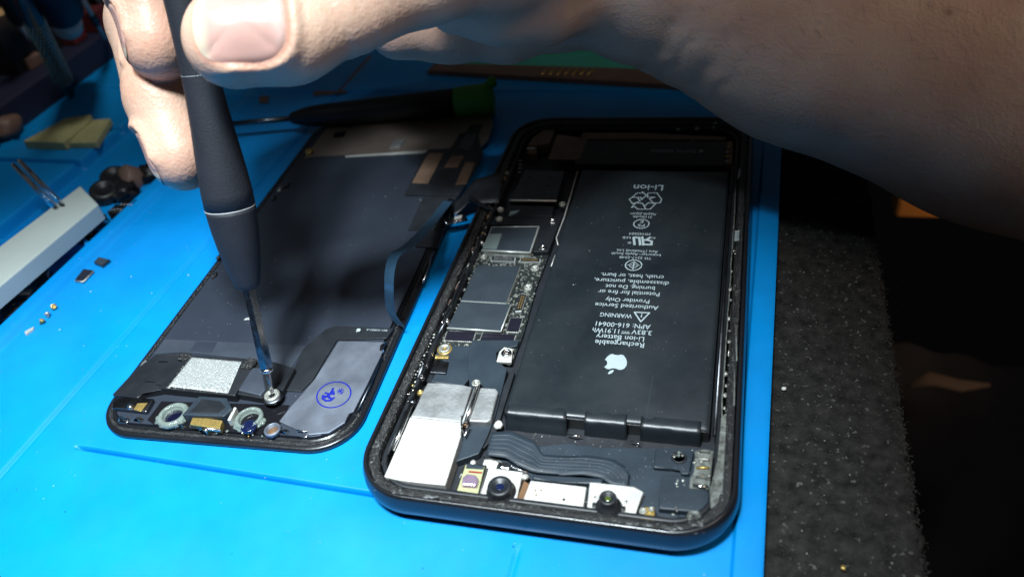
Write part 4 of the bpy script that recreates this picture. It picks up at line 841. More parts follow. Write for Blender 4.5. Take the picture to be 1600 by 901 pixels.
for i in range(6): x, y = -27+(i % 2)*6.5, 32.5+(i//2)*4.2; plate('reader_slot', [(x, y), (x+1.4, y), (x+1.2, y+0.7), (x-0.1, y+0.7)], 5.38, 5.43, 'black_glass', sm, bev=0)
plate('reader_block', D['simlow'], 2.4, 4.8, 'plastic', ph, bev=0.2); plate('pale_film', D['simpale'], 4.8, 4.9, 'pale_label', ph, bev=0)
for cq in D['misc_scr']: screw('screw', cq, 5.6, 'solder', ph, 1.0)
W1 = D['wall']; tube('metal_divider', [(*q, 5.9) for q in W1], 0.16, 'satin_steel', ph, 8); tube('metal_divider', [(*q, 5.7) for q in D['wall2']], 0.22, 'satin_steel', ph, 8)
gR = D['goldR']; gb = plate('gold_contact', gR, 2.4, 5.7, 'copper', ph, bev=0.2)
for i in range(4): blob('solder_lump', (np.mean([v[0] for v in gR])+random.uniform(-.3, .3), min(v[1] for v in gR)+1.2+i*2.6, 5.8), 0.65, 'gold' if i % 2 else 'solder', gb, amp=0.5, seed=i+100)
for i, q in enumerate(D['topbits']): blob('solder_lump', (*q, 6.2), 0.55, 'solder', ph, amp=0.6, seed=i+110)
plate('white_tab', [(33.8, 42.2), (34.9, 42.2), (34.8, 46.0), (34.0, 46.0)], 5.0, 6.4, 'lint', ph, bev=0.1)
blob('sealant_blob', (-11.9, -52.2, 4.0), 1.0, 'lint', ph, amp=0.6, seed=3)
specks('dust', 220, lambda: (random.uniform(-8, 33), random.uniform(-70, -54), 4.75), 'lint', ph, 0.03, 0.09)
specks('seal_glints', 260, lambda: (random.choice((-1, 1))*random.uniform(34, 35.3), random.uniform(-62, 66), 6.5), 'solder', ph, 0.05, 0.16)

for i in range(40):
    y = random.uniform(-58, 44); x = -33.6+random.uniform(-0.5, 0.7)
    k = random.choice(('clip', 'lump', 'lump', 'pad'))
    if k == 'clip': band0 = tube('wall_clip', [(x-0.3, y-0.9, 5.3), (x, y-0.4, 5.9), (x, y+0.4, 5.9), (x-0.3, y+0.9, 5.3)], 0.2, random.choice(('chrome', 'dark_steel', 'solder')), ph, 8)
    elif k == 'lump': blob('solder_lump', (x, y, 5.6), random.uniform(0.15, 0.35), random.choice(('solder', 'chrome', 'corroded', 'gold')), ph, sy=1.6, amp=0.6, seed=i+700, sub=1)
    else: plate('wall_pad', [(x-0.4, y-0.8), (x+0.4, y-0.8), (x+0.4, y+0.8), (x-0.4, y+0.8)], 3.0, 5.6, random.choice(('plastic', 'part_brown', 'dark_steel')), ph, bev=0.15)
for i in range(26):
    x = random.uniform(-31, 24); plate('edge_tab', [(x-0.7, -72.6), (x+0.6, -72.6), (x+0.5, -71.9), (x-0.6, -71.9)], 2.6, 4.2+random.random()*1.2, random.choice(('plastic', 'satin_steel', 'corroded', 'gasket', 'dark_steel')), ph, bev=0.1)
for x, y, l in ((-33.2, -20, 9), (-33.4, -6, 7), (-33.3, 6, 6), (34.2, -20, 16), (34.0, 14, 12)):
    tube('spring_wire', [(x+0.15*math.sin(k*1.7), y+l*k/8-l/2, 6.0+0.12*math.cos(k*2.1)) for k in range(9)], 0.14, 'chrome', ph, 8)
# layered flex and bracket pieces between board and cameras
plate('flex_tail', [(-13.4, -36), (-12.3, -36), (-12.1, -55), (-13.6, -58), (-15.4, -58), (-14.6, -50)], 2.4, 3.4, 'flex', ph, bev=0.12)
plate('steel_shim', [(-12.4, -61.6), (-9.2, -61.3), (-9.4, -63.6), (-12.4, -63.7)], 2.6, 4.4, 'satin_steel', ph, bev=0.15)
plate('steel_shim', [(-8.4, -62.2), (-6.4, -62.2), (-6.5, -63.7), (-8.4, -63.7)], 2.6, 5.1, 'chrome', ph, bev=0.2)
tube('flex_edge', [(-12.9, -61.2, 4.6), (-9.0, -61.9, 4.7), (-5.0, -63.2, 4.6), (-2.6, -63.8, 4.5)], 0.16, 'chrome', ph, 8)
for i, (x, y) in enumerate(((-14.3, -63.2), (-14.9, -65.0), (-15.3, -66.8), (-14.6, -68.2), (-3.0, -65.0))): blob('solder_lump', (x, y, 4.8), 0.7, 'satin_steel', ph, amp=0.7, seed=i+760, sub=2)
# ================================================================== detached screen, lying face down
DC = (-79.9, 11.2); DRot = math.radians(2.2); DW, DH, DRad = 67.0, 149.6, 11.0
ds = thing('display_assembly', 'detached phone screen lying face down on the blue mat, its metal back showing', 'phone screen', (DC[0], DC[1], 0))
ring('bezel', *DC, DW, DH, DRad, [(0.6, 0.03), (0.1, 0.35), (0.0, 0.8), (0.15, 1.25), (0.5, 1.45), (1.2, 1.5), (2.1, 1.5), (2.3, 1.9), (2.9, 1.9), (3.0, 1.2), (3.0, 0.1)], 'anodised', ds, n=14, rot=DRot)
obj('cover_glass', *(lambda P: ([(x, y, 0.05) for x, y in P]+[(x, y, 0.9) for x, y in P], [list(range(len(P)))[::-1], list(range(len(P), 2*len(P)))]+[[i, (i+1) % len(P), len(P)+(i+1) % len(P), len(P)+i] for i in range(len(P))]))(rrect(*DC, DW-1.6, DH-1.6, DRad-0.8, 12, DRot)), 'black_glass', ds)
ring('seal_strip', *DC, DW-2.0, DH-2.0, DRad-1, [(0.1, 1.4), (0.2, 1.75), (0.9, 1.8), (1.0, 1.4)], 'gasket', ds, n=12, rot=DRot, jit=jit3(0.07), sub=0.5, closed=False)
lb = plate('back_plate', rrect(*DC, DW-6.2, DH-6.2, DRad-3, 8, DRot), 0.9, 2.3, 'lcd_back', ds, bev=0.15)
plate('brown_plate', D['d_brown'], 1.6, 2.42, 'brown_steel', ds, bev=0.1)
plate('bright_edge', D['d_strip'], 2.2, 2.6, 'satin_steel', ds, bev=0.1)
fr = plate('driver_flex', D['d_flexR'], 2.2, 2.75, 'flex', ds, bev=0.12)
for q in D['d_win']: plate('brown_window', q, 2.6, 2.86, 'brown_film', fr, bev=0.05)
plate('metal_flap', D['d_flap'], 2.7, 3.0, 'dark_steel', fr, bev=0.1)
plate('dark_slot', D['d_hole'], 2.3, 2.46, 'black_glass', ds, bev=0); plate('small_tab', D['d_tab'], 2.3, 2.9, 'steel', ds, bev=0.1)
for i in range(5): blob('copper_foil', (D['d_gold'][0]+random.uniform(-1, 1), D['d_gold'][1]+random.uniform(-2, 1.6), 2.8), random.uniform(0.5, 1.1), 'gold', ds, amp=0.9, seed=i+200, sub=2, fr=2.4)
plate('dark_tape', D['d_blk'], 2.2, 2.7, 'flex', ds, bev=0.1); plate('dark_tape', D['d_blk2'], 2.2, 3.0, 'plastic', ds, bev=0.2); plate('grey_film', D['d_gray'], 2.9, 3.3, 'dark_steel', ds, bev=0.1)
cn = plate('flex_plug', D['d_conn'], 3.4, 4.1, 'dark_steel', ds, bev=0.2); plate('white_label', D['d_connlab'], 4.0, 4.25, 'lint', cn, bev=0)
q = D['d_conn']; tube('plug_edge', [(*q[3], 4.0), (*q[2], 4.0)], 0.22, 'chrome', cn, 8); tube('plug_edge', [(*q[3], 4.0), (*q[0], 4.1)], 0.22, 'chrome', cn, 8)
# flex that bridges towards the phone
fx = [np.array(v) for v in D['d_flexX']]
ribbon('bridge_flex', [(-47.5, 31), (-43, 36.5), (-38.7, 38.0), (-34.3, 41.5)], [(-46.0, 24.5), (-41.6, 27.6), (-37, 24.2), (-31.5, 25.0)], lambda t, s: 3.0+4.6*smooth(0.0, 0.6, t)-0.3*s, 'flex', ds, th=0.12, ns=20, nw=4)
plate('plug_bar', D['d_flexXbar'], 7.0, 7.75, 'dark_steel', ds, bev=0.12)
# free ribbon arching off the back plate
rb = [np.array(v) for v in D['d_ribbon']]
def fine(P, n=7):
    out = []
    for i in range(len(P)-1):
        p0, p1, p2, p3 = P[max(i-1, 0)], P[i], P[i+1], P[min(i+2, len(P)-1)]
        for k in range(n):
            t = k/n; out.append(0.5*((2*p1)+(-p0+p2)*t+(2*p0-5*p1+4*p2-p3)*t*t+(-p0+3*p1-3*p2+p3)*t**3))
    return out+[P[-1]]
def band(name, P, W, m, parent, th=0.12):
    """ribbon along P, W(t) = half-width vector"""
    n = len(P); vs = []; fs = []
    for i, q in enumerate(P):
        wv = np.array(W(i/(n-1))); tn = P[min(i+1, n-1)]-P[max(i-1, 0)]; nn = np.cross(tn, wv); nn = nn/np.linalg.norm(nn)*th
        vs += [tuple(q-wv), tuple(q+wv), tuple(q+wv+nn), tuple(q-wv+nn)]
    for i in range(n-1):
        for k in range(4): fs.append((4*i+k, 4*i+(k+1) % 4, 4*i+4+(k+1) % 4, 4*i+4+k))
    fs += [(3, 2, 1, 0), tuple(4*(n-1)+k for k in range(4))]
    return obj(name, vs, fs, m, parent, False)
band('touch_ribbon', fine(rb), lambda t: (1.5-0.15*t, -0.5*smooth(0.2, 0.5, t), 0.0), 'ribbon_painted_reflection', ds)
fz = plate('sensor_flex', D['d_flexZ'], 2.2, 2.75, 'flex', ds, bev=0.12)
(ax, ay), (bx, by) = D['d_ztext']; text('printed_text', '821-02022-A', (ax+bx)/2, (ay+by)/2-0.2, 2.79, 5.6, 0.6, math.pi+DRot, 'print', fz); fruit_logo(fz, D['d_zlogo'], 1.15, 1.2, 2.79, 'print')
stp = plate('steel_cover', D['d_steel'], 2.1, 2.68, 'lcd_steel', ds, bev=0.14)
plate('pale_plate', D['d_light'], 2.2, 2.5, 'lcd_pale', ds, bev=0.08); plate('dark_patch', D['d_lightsq'], 2.45, 2.55, 'lcd_back', ds, bev=0)
# blue ink stamp: an oval ring with two brush-drawn marks
c, e1, e2, f1, f2 = [np.array(v) for v in D['d_stamp']]
u = (e2-e1)/2; v = (f1-f2)/2
strip2d('stamp_ring', [tuple(c+u*0.98*math.cos(t)+v*0.92*math.sin(t)) for t in [6.283*i/40 for i in range(40)]], 0.34, 2.72, 'ink_blue', stp)
def st(a, b): return tuple(c+(u/np.linalg.norm(u))*a+(v/np.linalg.norm(v))*b)
for L, wd in (([(-2.2, 1.2), (-2.6, 0.2), (-2.2, -0.9), (-1.2, -1.4), (-0.3, -1.0)], 0.55), ([(-2.4, 1.0), (-1.3, 0.2), (-0.9, -1.2)], 0.6), ([(-1.5, 1.7), (-0.8, 0.8), (-1.4, -0.4)], 0.5), ([(-2.0, 0.3), (-0.4, 0.9), (0.6, 2.0)], 0.6), ([(-0.5, 0.4), (0.3, 1.0), (0.0, 0.0)], 0.5)):
    strip2d('stamp_stroke', [st(*q) for q in L], wd, 2.72+random.random()*0.006, 'ink_blue', stp, False)
for L in ([(0.9, 0.1), (2.5, 0.1)], [(1.7, 1.0), (1.7, -1.0)], [(1.1, 0.8), (1.5, 0.3)], [(2.3, 0.8), (1.9, 0.3)], [(1.1, -0.5), (2.3, -0.5)]):
    strip2d('stamp_stroke', [st(*q) for q in L], 0.24, 2.725+random.random()*0.006, 'ink_blue', stp, False)
# earpiece and front sensor strip
plate('sensor_recess', D['d_pit'], 2.0, 2.33, 'black_glass', ds, bev=0)
tpz = plate('black_tape', D['d_tape'], 2.0, 4.2, 'plastic', ds, bev=0.3, tilt=lambda x, y: -0.6*smooth(-101, -109, x)+0.12*noise.noise(Vector((x*0.8, y*0.8, 0))))
for q in [(-103, -43.5), (-102.4, -50.3), (-98.8, -51.0)]: plate('tape_slit', [(q[0], q[1]), (q[0]+2.6, q[1]+0.1), (q[0]+2.6, q[1]+0.35), (q[0], q[1]+0.25)], 4.0, 4.25, 'black_glass', tpz, bev=0)
md = plate('earpiece', D['d_mod'], 2.0, 4.6, 'plastic', ds, bev=0.28)
def pad():
    P = [np.array(q) for q in D['d_mesh']]; n, m2 = 54, 40; vs = []; fs = []
    for i in range(n+1):
        for j in range(m2+1):
            a = P[0]+(P[1]-P[0])*i/n; b = P[3]+(P[2]-P[3])*i/n; q = a+(b-a)*j/m2
            e = min(i, n-i, j, m2-j); z = 4.62+(0.28 if e > 1 else 0.10 if e == 1 else 0)+(random.uniform(-0.045, 0.045) if e > 0 else 0)
            jx = 0.12*noise.noise(Vector((i*.7, j*.7, 2))) if 0 < e < 3 else 0
            vs.append((q[0]+jx, q[1]+jx, z))
    for i in range(n):
        for j in range(m2): a = i*(m2+1)+j; fs.append((a, a+1, a+m2+2, a+m2+1))
    return obj('silver_mesh_pad', vs, fs, 'mesh_pad', md, False)
pad()
for i in range(60):
    pass
specks('mesh_fray', 160, lambda: (-94.6+random.uniform(-.5, .4) if random.random() < .5 else random.uniform(-94, -78.5), random.uniform(-51.6, -41.5) if random.random() < .5 else -51.6+random.uniform(-.3, .3), 4.62), 'solder', md, 0.05, 0.16)
plate('foam_corner', rrect(-96.3, -41.6, 3.2, 2.4, 0.6, 3), 4.3, 4.9, 'gasket', md, bev=0.2); plate('foam_corner', rrect(-77.6, -42.0, 3.0, 3.4, 0.6, 3), 4.3, 5.0, 'gasket', md, bev=0.2)
rp = plate('speaker_bracket', D['d_ramp'], 2.0, 4.2, 'plastic', ds, bev=0.25); plate('bracket_ramp', D['d_ramphi'], 3.9, 4.45, 'lcd_pale', rp, bev=0.35)
screw('screw', D['d_screw'], 4.7, 'solder', ds, 1.2)
x, y, r = D['d_screw']; lathe('screw_washer', (x, y, 4.0), [(r*1.28, -0.3), (r*1.32, 0.1), (r*1.2, 0.3), (r*0.9, 0.34)], 'dark_steel', ds, 24)
sb1 = plate('proximity_sensor', D['d_s1'], 2.0, 3.4, 'dark_steel', ds, bev=0.3); plate('gold_face', D['d_s1g'], 3.3, 3.65, 'gold', sb1, bev=0.12); blob('solder_blob', (D['d_s1w'][0], D['d_s1w'][1], 3.5), 0.95, 'chrome', sb1, amp=0.5, seed=9)
x, y, r = D['d_ring1']; lathe('camera_collar', (x, y, 2.3), [(r, 0), (r*0.98, 0.9), (r*0.85, 1.35), (r*0.68, 1.35), (r*0.62, 1.0), (r*0.6, 0.1), (0.02, 0.1)], 'glass_glue', ds, 36)
lathe('collar_glass', (x, y, 2.45), [(r*0.58, 0), (r*0.5, 0.25), (0.02, 0.4)], 'lens_glass', ds, 28)
for k in range(9): a = 3.6+k*0.3; blob('clear_glue', (x+math.cos(a)*r*0.95, y+math.sin(a)*r*0.8, 2.7), random.uniform(0.5, 1.0), 'glass_glue', ds, amp=0.6, seed=k+300, sub=2)
ch = plate('flood_chip', D['d_chip'], 2.2, 5.0, 'plastic_blue', ds, bev=0.25); plate('chip_recess', inset(D['d_chip'], 1.6), 4.9, 5.06, 'plastic', ch, bev=0.1); plate('front_contact', D['d_chipf'], 2.2, 4.0, 'gold', ch, bev=0.15); plate('chip_side', D['d_chipr'], 2.2, 4.3, 'satin_steel', ch, bev=0.08)
q = D['d_chipf']; tube('contact_edge', [(*q[3], 3.2), (*q[2], 3.2)], 0.35, 'chrome', ch, 8)
x, y, r = D['d_ring2']; lathe('camera_collar', (x, y, 2.2), [(r, 0), (r*0.98, 1.2), (r*0.88, 1.5), (r*0.74, 1.5), (r*0.68, 1.1), (r*0.66, 0.1), (0.02, 0.1)], 'glass_glue', ds, 36)
x2, y2, r2 = D['d_lens2']; lathe('camera_lens', (x2, y2, 2.4), [(r2*1.15, 0), (r2*1.15, 1.2), (r2*1.0, 1.35), (r2*0.9, 1.1), (r2*0.7, 1.3), (r2*0.3, 1.42), (0.01, 1.45)], 'lens_blue', ds, 28)
for k in range(12): a = 3.3+k*0.28; blob('clear_glue', (x+math.cos(a)*r*1.02, y+math.sin(a)*r*0.85, 2.7), random.uniform(0.5, 1.05), 'glass_glue', ds, amp=0.6, seed=k+330, sub=2)
x, y, r = D['d_ring3']; lathe('microphone_ring', (x, y, 2.2), [(r, 0), (r, 0.9), (r*0.9, 1.15), (r*0.75, 1.1), (r*0.7, 0.2), (0.02, 0.2)], 'lcd_steel', ds, 28); lathe('ring_window', (x, y, 2.42), [(r*0.68, 0), (r*0.66, 0.05)], 'copper', ds, 24)
for i, q in enumerate(D['d_clips']):
    if i in (0, 5): tube('wire_clip', [(q[0]-1.3, q[1]-0.3, 2.0), (q[0]-1.2, q[1]+0.5, 2.9), (q[0]+1.3, q[1]+0.4, 2.9), (q[0]+1.4, q[1]-0.5, 2.1), (q[0]-1.0, q[1]-0.5, 2.0)], 0.22, 'chrome', ds, 8)
    else:
        band('spring_clip', fine([np.array((q[0]-1.4, q[1]+0.1, 2.0)), np.array((q[0]-0.9, q[1], 2.9)), np.array((q[0], q[1]-0.1, 3.2)), np.array((q[0]+0.8, q[1]-0.2, 2.8)), np.array((q[0]+1.0, q[1]-0.3, 2.0))], 5), lambda t: (0.1, 0.55, -0.35), 'chrome', ds)
for k in range(16): blob('solder_blob', (random.uniform(-90, -64), -60.9+random.uniform(-.4, .5), 2.3), random.uniform(0.2, 0.5), random.choice(['solder', 'glass_glue', 'gold', 'chrome']), ds, amp=0.6, seed=k+360, sub=1)
q = D['d_glint'][0]; band('side_clip', fine([np.array((q[0]-0.2, q[1]+1.6, 2.1)), np.array((q[0]-0.1, q[1]+0.9, 3.2)), np.array((q[0], q[1], 3.5)), np.array((q[0]+0.1, q[1]-1.0, 3.0)), np.array((q[0]+0.2, q[1]-1.4, 2.1))], 5), lambda t: (0.55, 0.0, 0.35), 'chrome', ds)
tube('edge_wire', [(-46.2, -34, 2.5), (-46.0, -38, 2.6), (-45.7, -43, 2.5), (-45.6, -51, 2.4)], 0.28, 'dark_steel', ds, 8)
tube('edge_wire', [(-46.8, 12, 2.4), (-46.4, 4, 2.5), (-45.6, 0.5, 2.5), (-45.3, -6, 2.4)], 0.25, 'chrome', ds, 8)
for i, q in enumerate(D['d_edgebits']): blob('edge_tab', (*q, 2.6), 0.7, 'solder' if i in (0, 3) else 'gasket', ds, sy=2, amp=0.5, seed=i+390, sub=2)
def dd():
    a, b = random.uniform(-31, 31), random.uniform(-72, 60); c2, s2 = math.cos(DRot), math.sin(DRot); return (DC[0]+a*c2-b*s2, DC[1]+a*s2+b*c2, 2.32)
specks('dust', 260, dd, 'lint', ds, 0.04, 0.11)
# ================================================================== screwdriver in the hand
TIP = np.array(D['tip'])+np.array([0, 0, 0.05]); AX = np.array(D['hand']['drv'])-TIP; AX = AX/np.linalg.norm(AX)
sd = thing('screwdriver', 'dark grip precision screwdriver held upright by the fingers, tip on a screw', 'screwdriver', tuple(TIP))
lathe('bit', tuple(TIP), [(0.30, 0.0), (0.55, 0.5), (0.7, 2.5), (1.05, 5.2), (1.2, 5.5)], 'blade', sd, 16, axis=AX)
lathe('collar', tuple(TIP), [(1.25, 5.3), (1.5, 5.5), (1.5, 6.1), (1.25, 6.3)], 'chrome', sd, 20, axis=AX)
lathe('shaft', tuple(TIP), [(1.2, 6.0), (1.62, 6.6), (1.6, 12), (1.45, 20), (1.45, 30)], 'blade', sd, 6, axis=AX, smooth=False)
gpr = [(1.5, 26.3), (2.2, 26.2), (2.6, 26.6), (2.9, 27.6), (3.3, 29.5), (3.9, 32.5), (4.45, 36), (4.9, 40), (5.15, 43.6), (5.2, 44.3)]
lathe('front_grip', tuple(TIP), gpr, 'grip', sd, 40, axis=AX)
lathe('seam_ring', tuple(TIP), [(5.0, 44.35), (5.24, 44.42), (5.24, 44.6), (5.0, 44.68)], 'seam', sd, 40, axis=AX)
lathe('rear_grip', tuple(TIP), [(5.0, 44.75), (5.22, 44.85), (5.2, 48), (5.0, 52), (4.6, 57), (4.15, 62), (3.75, 68), (3.6, 74), (3.6, 84), (3.8, 95), (4.0, 108), (4.0, 128), (3.4, 130)], 'grip', sd, 40, axis=AX)
lathe('seam_ring', tuple(TIP), [(3.55, 71.95), (3.66, 72.0), (3.66, 72.12), (3.55, 72.16)], 'seam', sd, 32, axis=AX)
lathe('spinning_cap', tuple(TIP), [(3.0, 130), (4.4, 130.5), (4.6, 134), (4.0, 137), (1, 137.5)], 'steel', sd, 32, axis=AX)
sh = np.array([*D['shaving'], 2.5]); tag(obj('metal_shaving', [(sh[0]-1.0, sh[1]-.3, 2.5), (sh[0]+1.0, sh[1]+.1, 2.6), (sh[0]+1.0, sh[1]+.6, 2.7), (sh[0]-.9, sh[1]+.2, 2.6), (sh[0], sh[1]+.1, 3.1)], [(0, 1, 2, 3), (0, 1, 4), (1, 2, 4), (2, 3, 4), (3, 0, 4)], 'lint'), 'tiny pale shaving on the screen back beside the screwdriver shaft', 'shaving')
# ================================================================== the hand and forearm, one continuous skin
HP = D['handp']; VX = 0.62
def hand_field():
    lo = np.array([-112.0, -46.0, 6.0]); hi = np.array([132.0, 92.0, 122.0])
    n = np.ceil((hi-lo)/VX).astype(int)+1
    F = np.full(n, 50.0, np.float32)
    ax = [(lo[i]+VX*np.arange(n[i])).astype(np.float32) for i in range(3)]
    def box(a, b, r, pad):
        mn = np.minimum(a, b)-r-pad; mx = np.maximum(a, b)+r+pad
        i0 = np.clip(((mn-lo)/VX).astype(int), 0, n-1); i1 = np.clip(np.ceil((mx-lo)/VX).astype(int)+1, 1, n)
        return i0, i1
    def cone(a, ra, b, rb, i0, i1, sq=None):
        X, Y, Z = np.meshgrid(ax[0][i0[0]:i1[0]], ax[1][i0[1]:i1[1]], ax[2][i0[2]:i1[2]], indexing='ij')
        d = b-a; L2 = float(d@d)
        t = np.clip(((X-a[0])*d[0]+(Y-a[1])*d[1]+(Z-a[2])*d[2])/L2, 0, 1)
        ex, ey, ez = X-(a[0]+t*d[0]), Y-(a[1]+t*d[1]), Z-(a[2]+t*d[2])
        if sq is not None:
            nv, s = sq; k = (ex*nv[0]+ey*nv[1]+ez*nv[2])*(s-1); ex = ex+k*nv[0]; ey = ey+k*nv[1]; ez = ez+k*nv[2]
        return np.sqrt(ex*ex+ey*ey+ez*ez)-(ra+t*(rb-ra))
    def add(chain, k, sq=None, G=None):
        for i in range(len(chain)-1):
            a, b = np.array(chain[i][:3]), np.array(chain[i+1][:3]); ra, rb = chain[i][3], chain[i+1][3]
            i0, i1 = box(a, b, max(ra, rb), 7)
            if (i1 <= i0).any(): continue
            s = tuple(slice(i0[q], i1[q]) for q in range(3)); d = cone(a, ra, b, rb, i0, i1, sq)
            f = G[s]; h = np.clip(0.5+0.5*(f-d)/k, 0, 1); G[s] = f+(d-f)*h-k*h*(1-h)
    def new(): return np.full(n, 50.0, np.float32)
    def nv(key): return np.array(HP[key][2])
    # each finger on its own field first so that neighbours stay apart, then a tight union
    parts = []
    for key, k, sq in (('thumb', 3.0, (nv('nail_thumb'), 1.16)), ('index', 2.5, (nv('nail_index'), 1.12)), ('middle', 2.5, (nv('nail_middle'), 1.12)), ('ring', 2.5, None), ('pinky', 4.0, None), ('thenar', 4.0, None)):
        G = new(); add(HP[key], k, sq, G); parts.append((key, G))
    B = new(); add(HP['palm'], 6, None, B); add(HP['arm'], 6, None, B)
    F = B
    for key, G in parts:
        k = {'thumb': 1.6, 'index': 0.7, 'middle': 0.7, 'ring': 1.0, 'pinky': 3.0, 'thenar': 3.5}[key]
        # blend broadly only near the palm: distance from the palm decides
        h = np.clip(0.5+0.5*(F-G)/k, 0, 1); F = F+(G-F)*h-k*h*(1-h)
        del G, h
    return lo, n, ax, F
def carve(lo, n, ax, F):
    # flattened pad where thumb and fingers press on the grip, folds round the nails, creases at joints and wrist
    def region(c, r):
        i0 = np.clip(((np.array(c)-r-lo)/VX).astype(int), 0, n-1); i1 = np.clip(((np.array(c)+r-lo)/VX).astype(int)+2, 1, n)
        s = tuple(slice(i0[q], i1[q]) for q in range(3)); return s, np.meshgrid(ax[0][s[0]], ax[1][s[1]], ax[2][s[2]], indexing='ij')
    # grip dents the skin
    s, (X, Y, Z) = region(TIP+AX*68, 45)
    t = (X-TIP[0])*AX[0]+(Y-TIP[1])*AX[1]+(Z-TIP[2])*AX[2]
    e = np.sqrt((X-TIP[0]-t*AX[0])**2+(Y-TIP[1]-t*AX[1])**2+(Z-TIP[2]-t*AX[2])**2)
    rg = np.interp(t, [44, 48, 52, 57, 62, 68, 74, 95], [5.2, 5.2, 5.0, 4.6, 4.15, 3.75, 3.6, 3.8])
    g = rg+0.12-e; f = F[s]; k = 1.2; h = np.clip(0.5-0.5*(f-g)/k, 0, 1); F[s] = f+(g-f)*h+k*h*(1-h)
    for key in ('nail_thumb', 'nail_index', 'nail_middle'):
        c, ta, nn, hl, hw = HP[key]; c, ta, nn = np.array(c), np.array(ta), np.array(nn); nn = nn-ta*(nn@ta); nn /= np.linalg.norm(nn); sv = np.cross(nn, ta)
        s, (X, Y, Z) = region(c, 15)
        u = (X-c[0])*ta[0]+(Y-c[1])*ta[1]+(Z-c[2])*ta[2]; v = (X-c[0])*sv[0]+(Y-c[1])*sv[1]+(Z-c[2])*sv[2]; w = (X-c[0])*nn[0]+(Y-c[1])*nn[1]+(Z-c[2])*nn[2]
        q = ((np.abs(u/hl))**3.0+(np.abs(v/hw))**3.0)**(1/3.0)          # superellipse outline of the nail
        dist = (q-1)*min(hl, hw); up = np.clip((w-1.5)/3, 0, 1)
        fold = 1.05*np.exp(-((dist-1.0)/0.8)**2)*np.clip(1-(u-hl*0.35)/(hl*0.45), 0, 1)
        bed = -0.3*np.clip(-dist/0.8, 0, 1)
        F[s] = F[s]-(fold+bed)*up
    def crease(c, axis, depth, wd, r, side=None):
        c = np.array(c); axis = np.array(axis, float)/np.linalg.norm(axis); s, (X, Y, Z) = region(c, r)
        t = (X-c[0])*axis[0]+(Y-c[1])*axis[1]+(Z-c[2])*axis[2]
        wob = 0.5*np.sin(X*0.6+Z*0.5)
        m = 1.0
        if side is not None: m = np.clip(((X-c[0])*side[0]+(Y-c[1])*side[1]+(Z-c[2])*side[2])/r*2+0.2, 0, 1)
        fade = np.clip(1-(((X-c[0])**2+(Y-c[1])**2+(Z-c[2])**2)/r**2), 0, 1)
        F[s] = F[s]+depth*np.exp(-((t+wob)/wd)**2)*m*fade
    T = [np.array(q[:3]) for q in HP['thumb']]
    crease(T[2], T[2]-T[1], 0.45, 0.9, 14); crease(T[2]+(T[3]-T[2])*0.18, T[2]-T[1], 0.35, 0.8, 14); crease(T[1]+(T[2]-T[1])*0.75, T[2]-T[1], 0.25, 0.7, 13)
    for k, (f0, dp) in enumerate(((0.52, 0.22), (0.62, 0.3), (0.84, 0.35), (0.93, 0.3), (1.1, 0.32), (1.28, 0.25))):
        i = 1 if f0 < 1 else 2; f1 = f0 if f0 < 1 else f0-1
        crease(T[i]+(T[i+1]-T[i])*f1, (T[2]-T[1])+np.array([0.5*math.sin(k*2.3), 0, 0.6*math.cos(k*1.7)]), dp, 0.55, 13)
    M1 = [np.array(q[:3]) for q in HP['middle']]; crease(M1[1]+(M1[2]-M1[1])*0.25, M1[2]-M1[1], 0.45, 0.9, 13)
    for f0, dp in ((0.1, 0.25), (0.4, 0.3), (0.5, 0.25)): crease(M1[1]+(M1[2]-M1[1])*f0, M1[2]-M1[1]+np.array([0.6*f0, 0, 0.4]), dp, 0.55, 12)
    A = [np.array(q[:3]) for q in HP['arm']]
    d = A[2]-A[1]; d = d/np.linalg.norm(d)
    for off, dp, wd in ((4, 0.7, 2.4), (9, 0.35, 1.2), (16, 0.5, 2.0), (21, 0.25, 1.0)):
        crease(A[1]+d*off+np.array([3, -18, -12]), d+np.array([0.25, 0.25, -0.2]), dp, wd, 26)
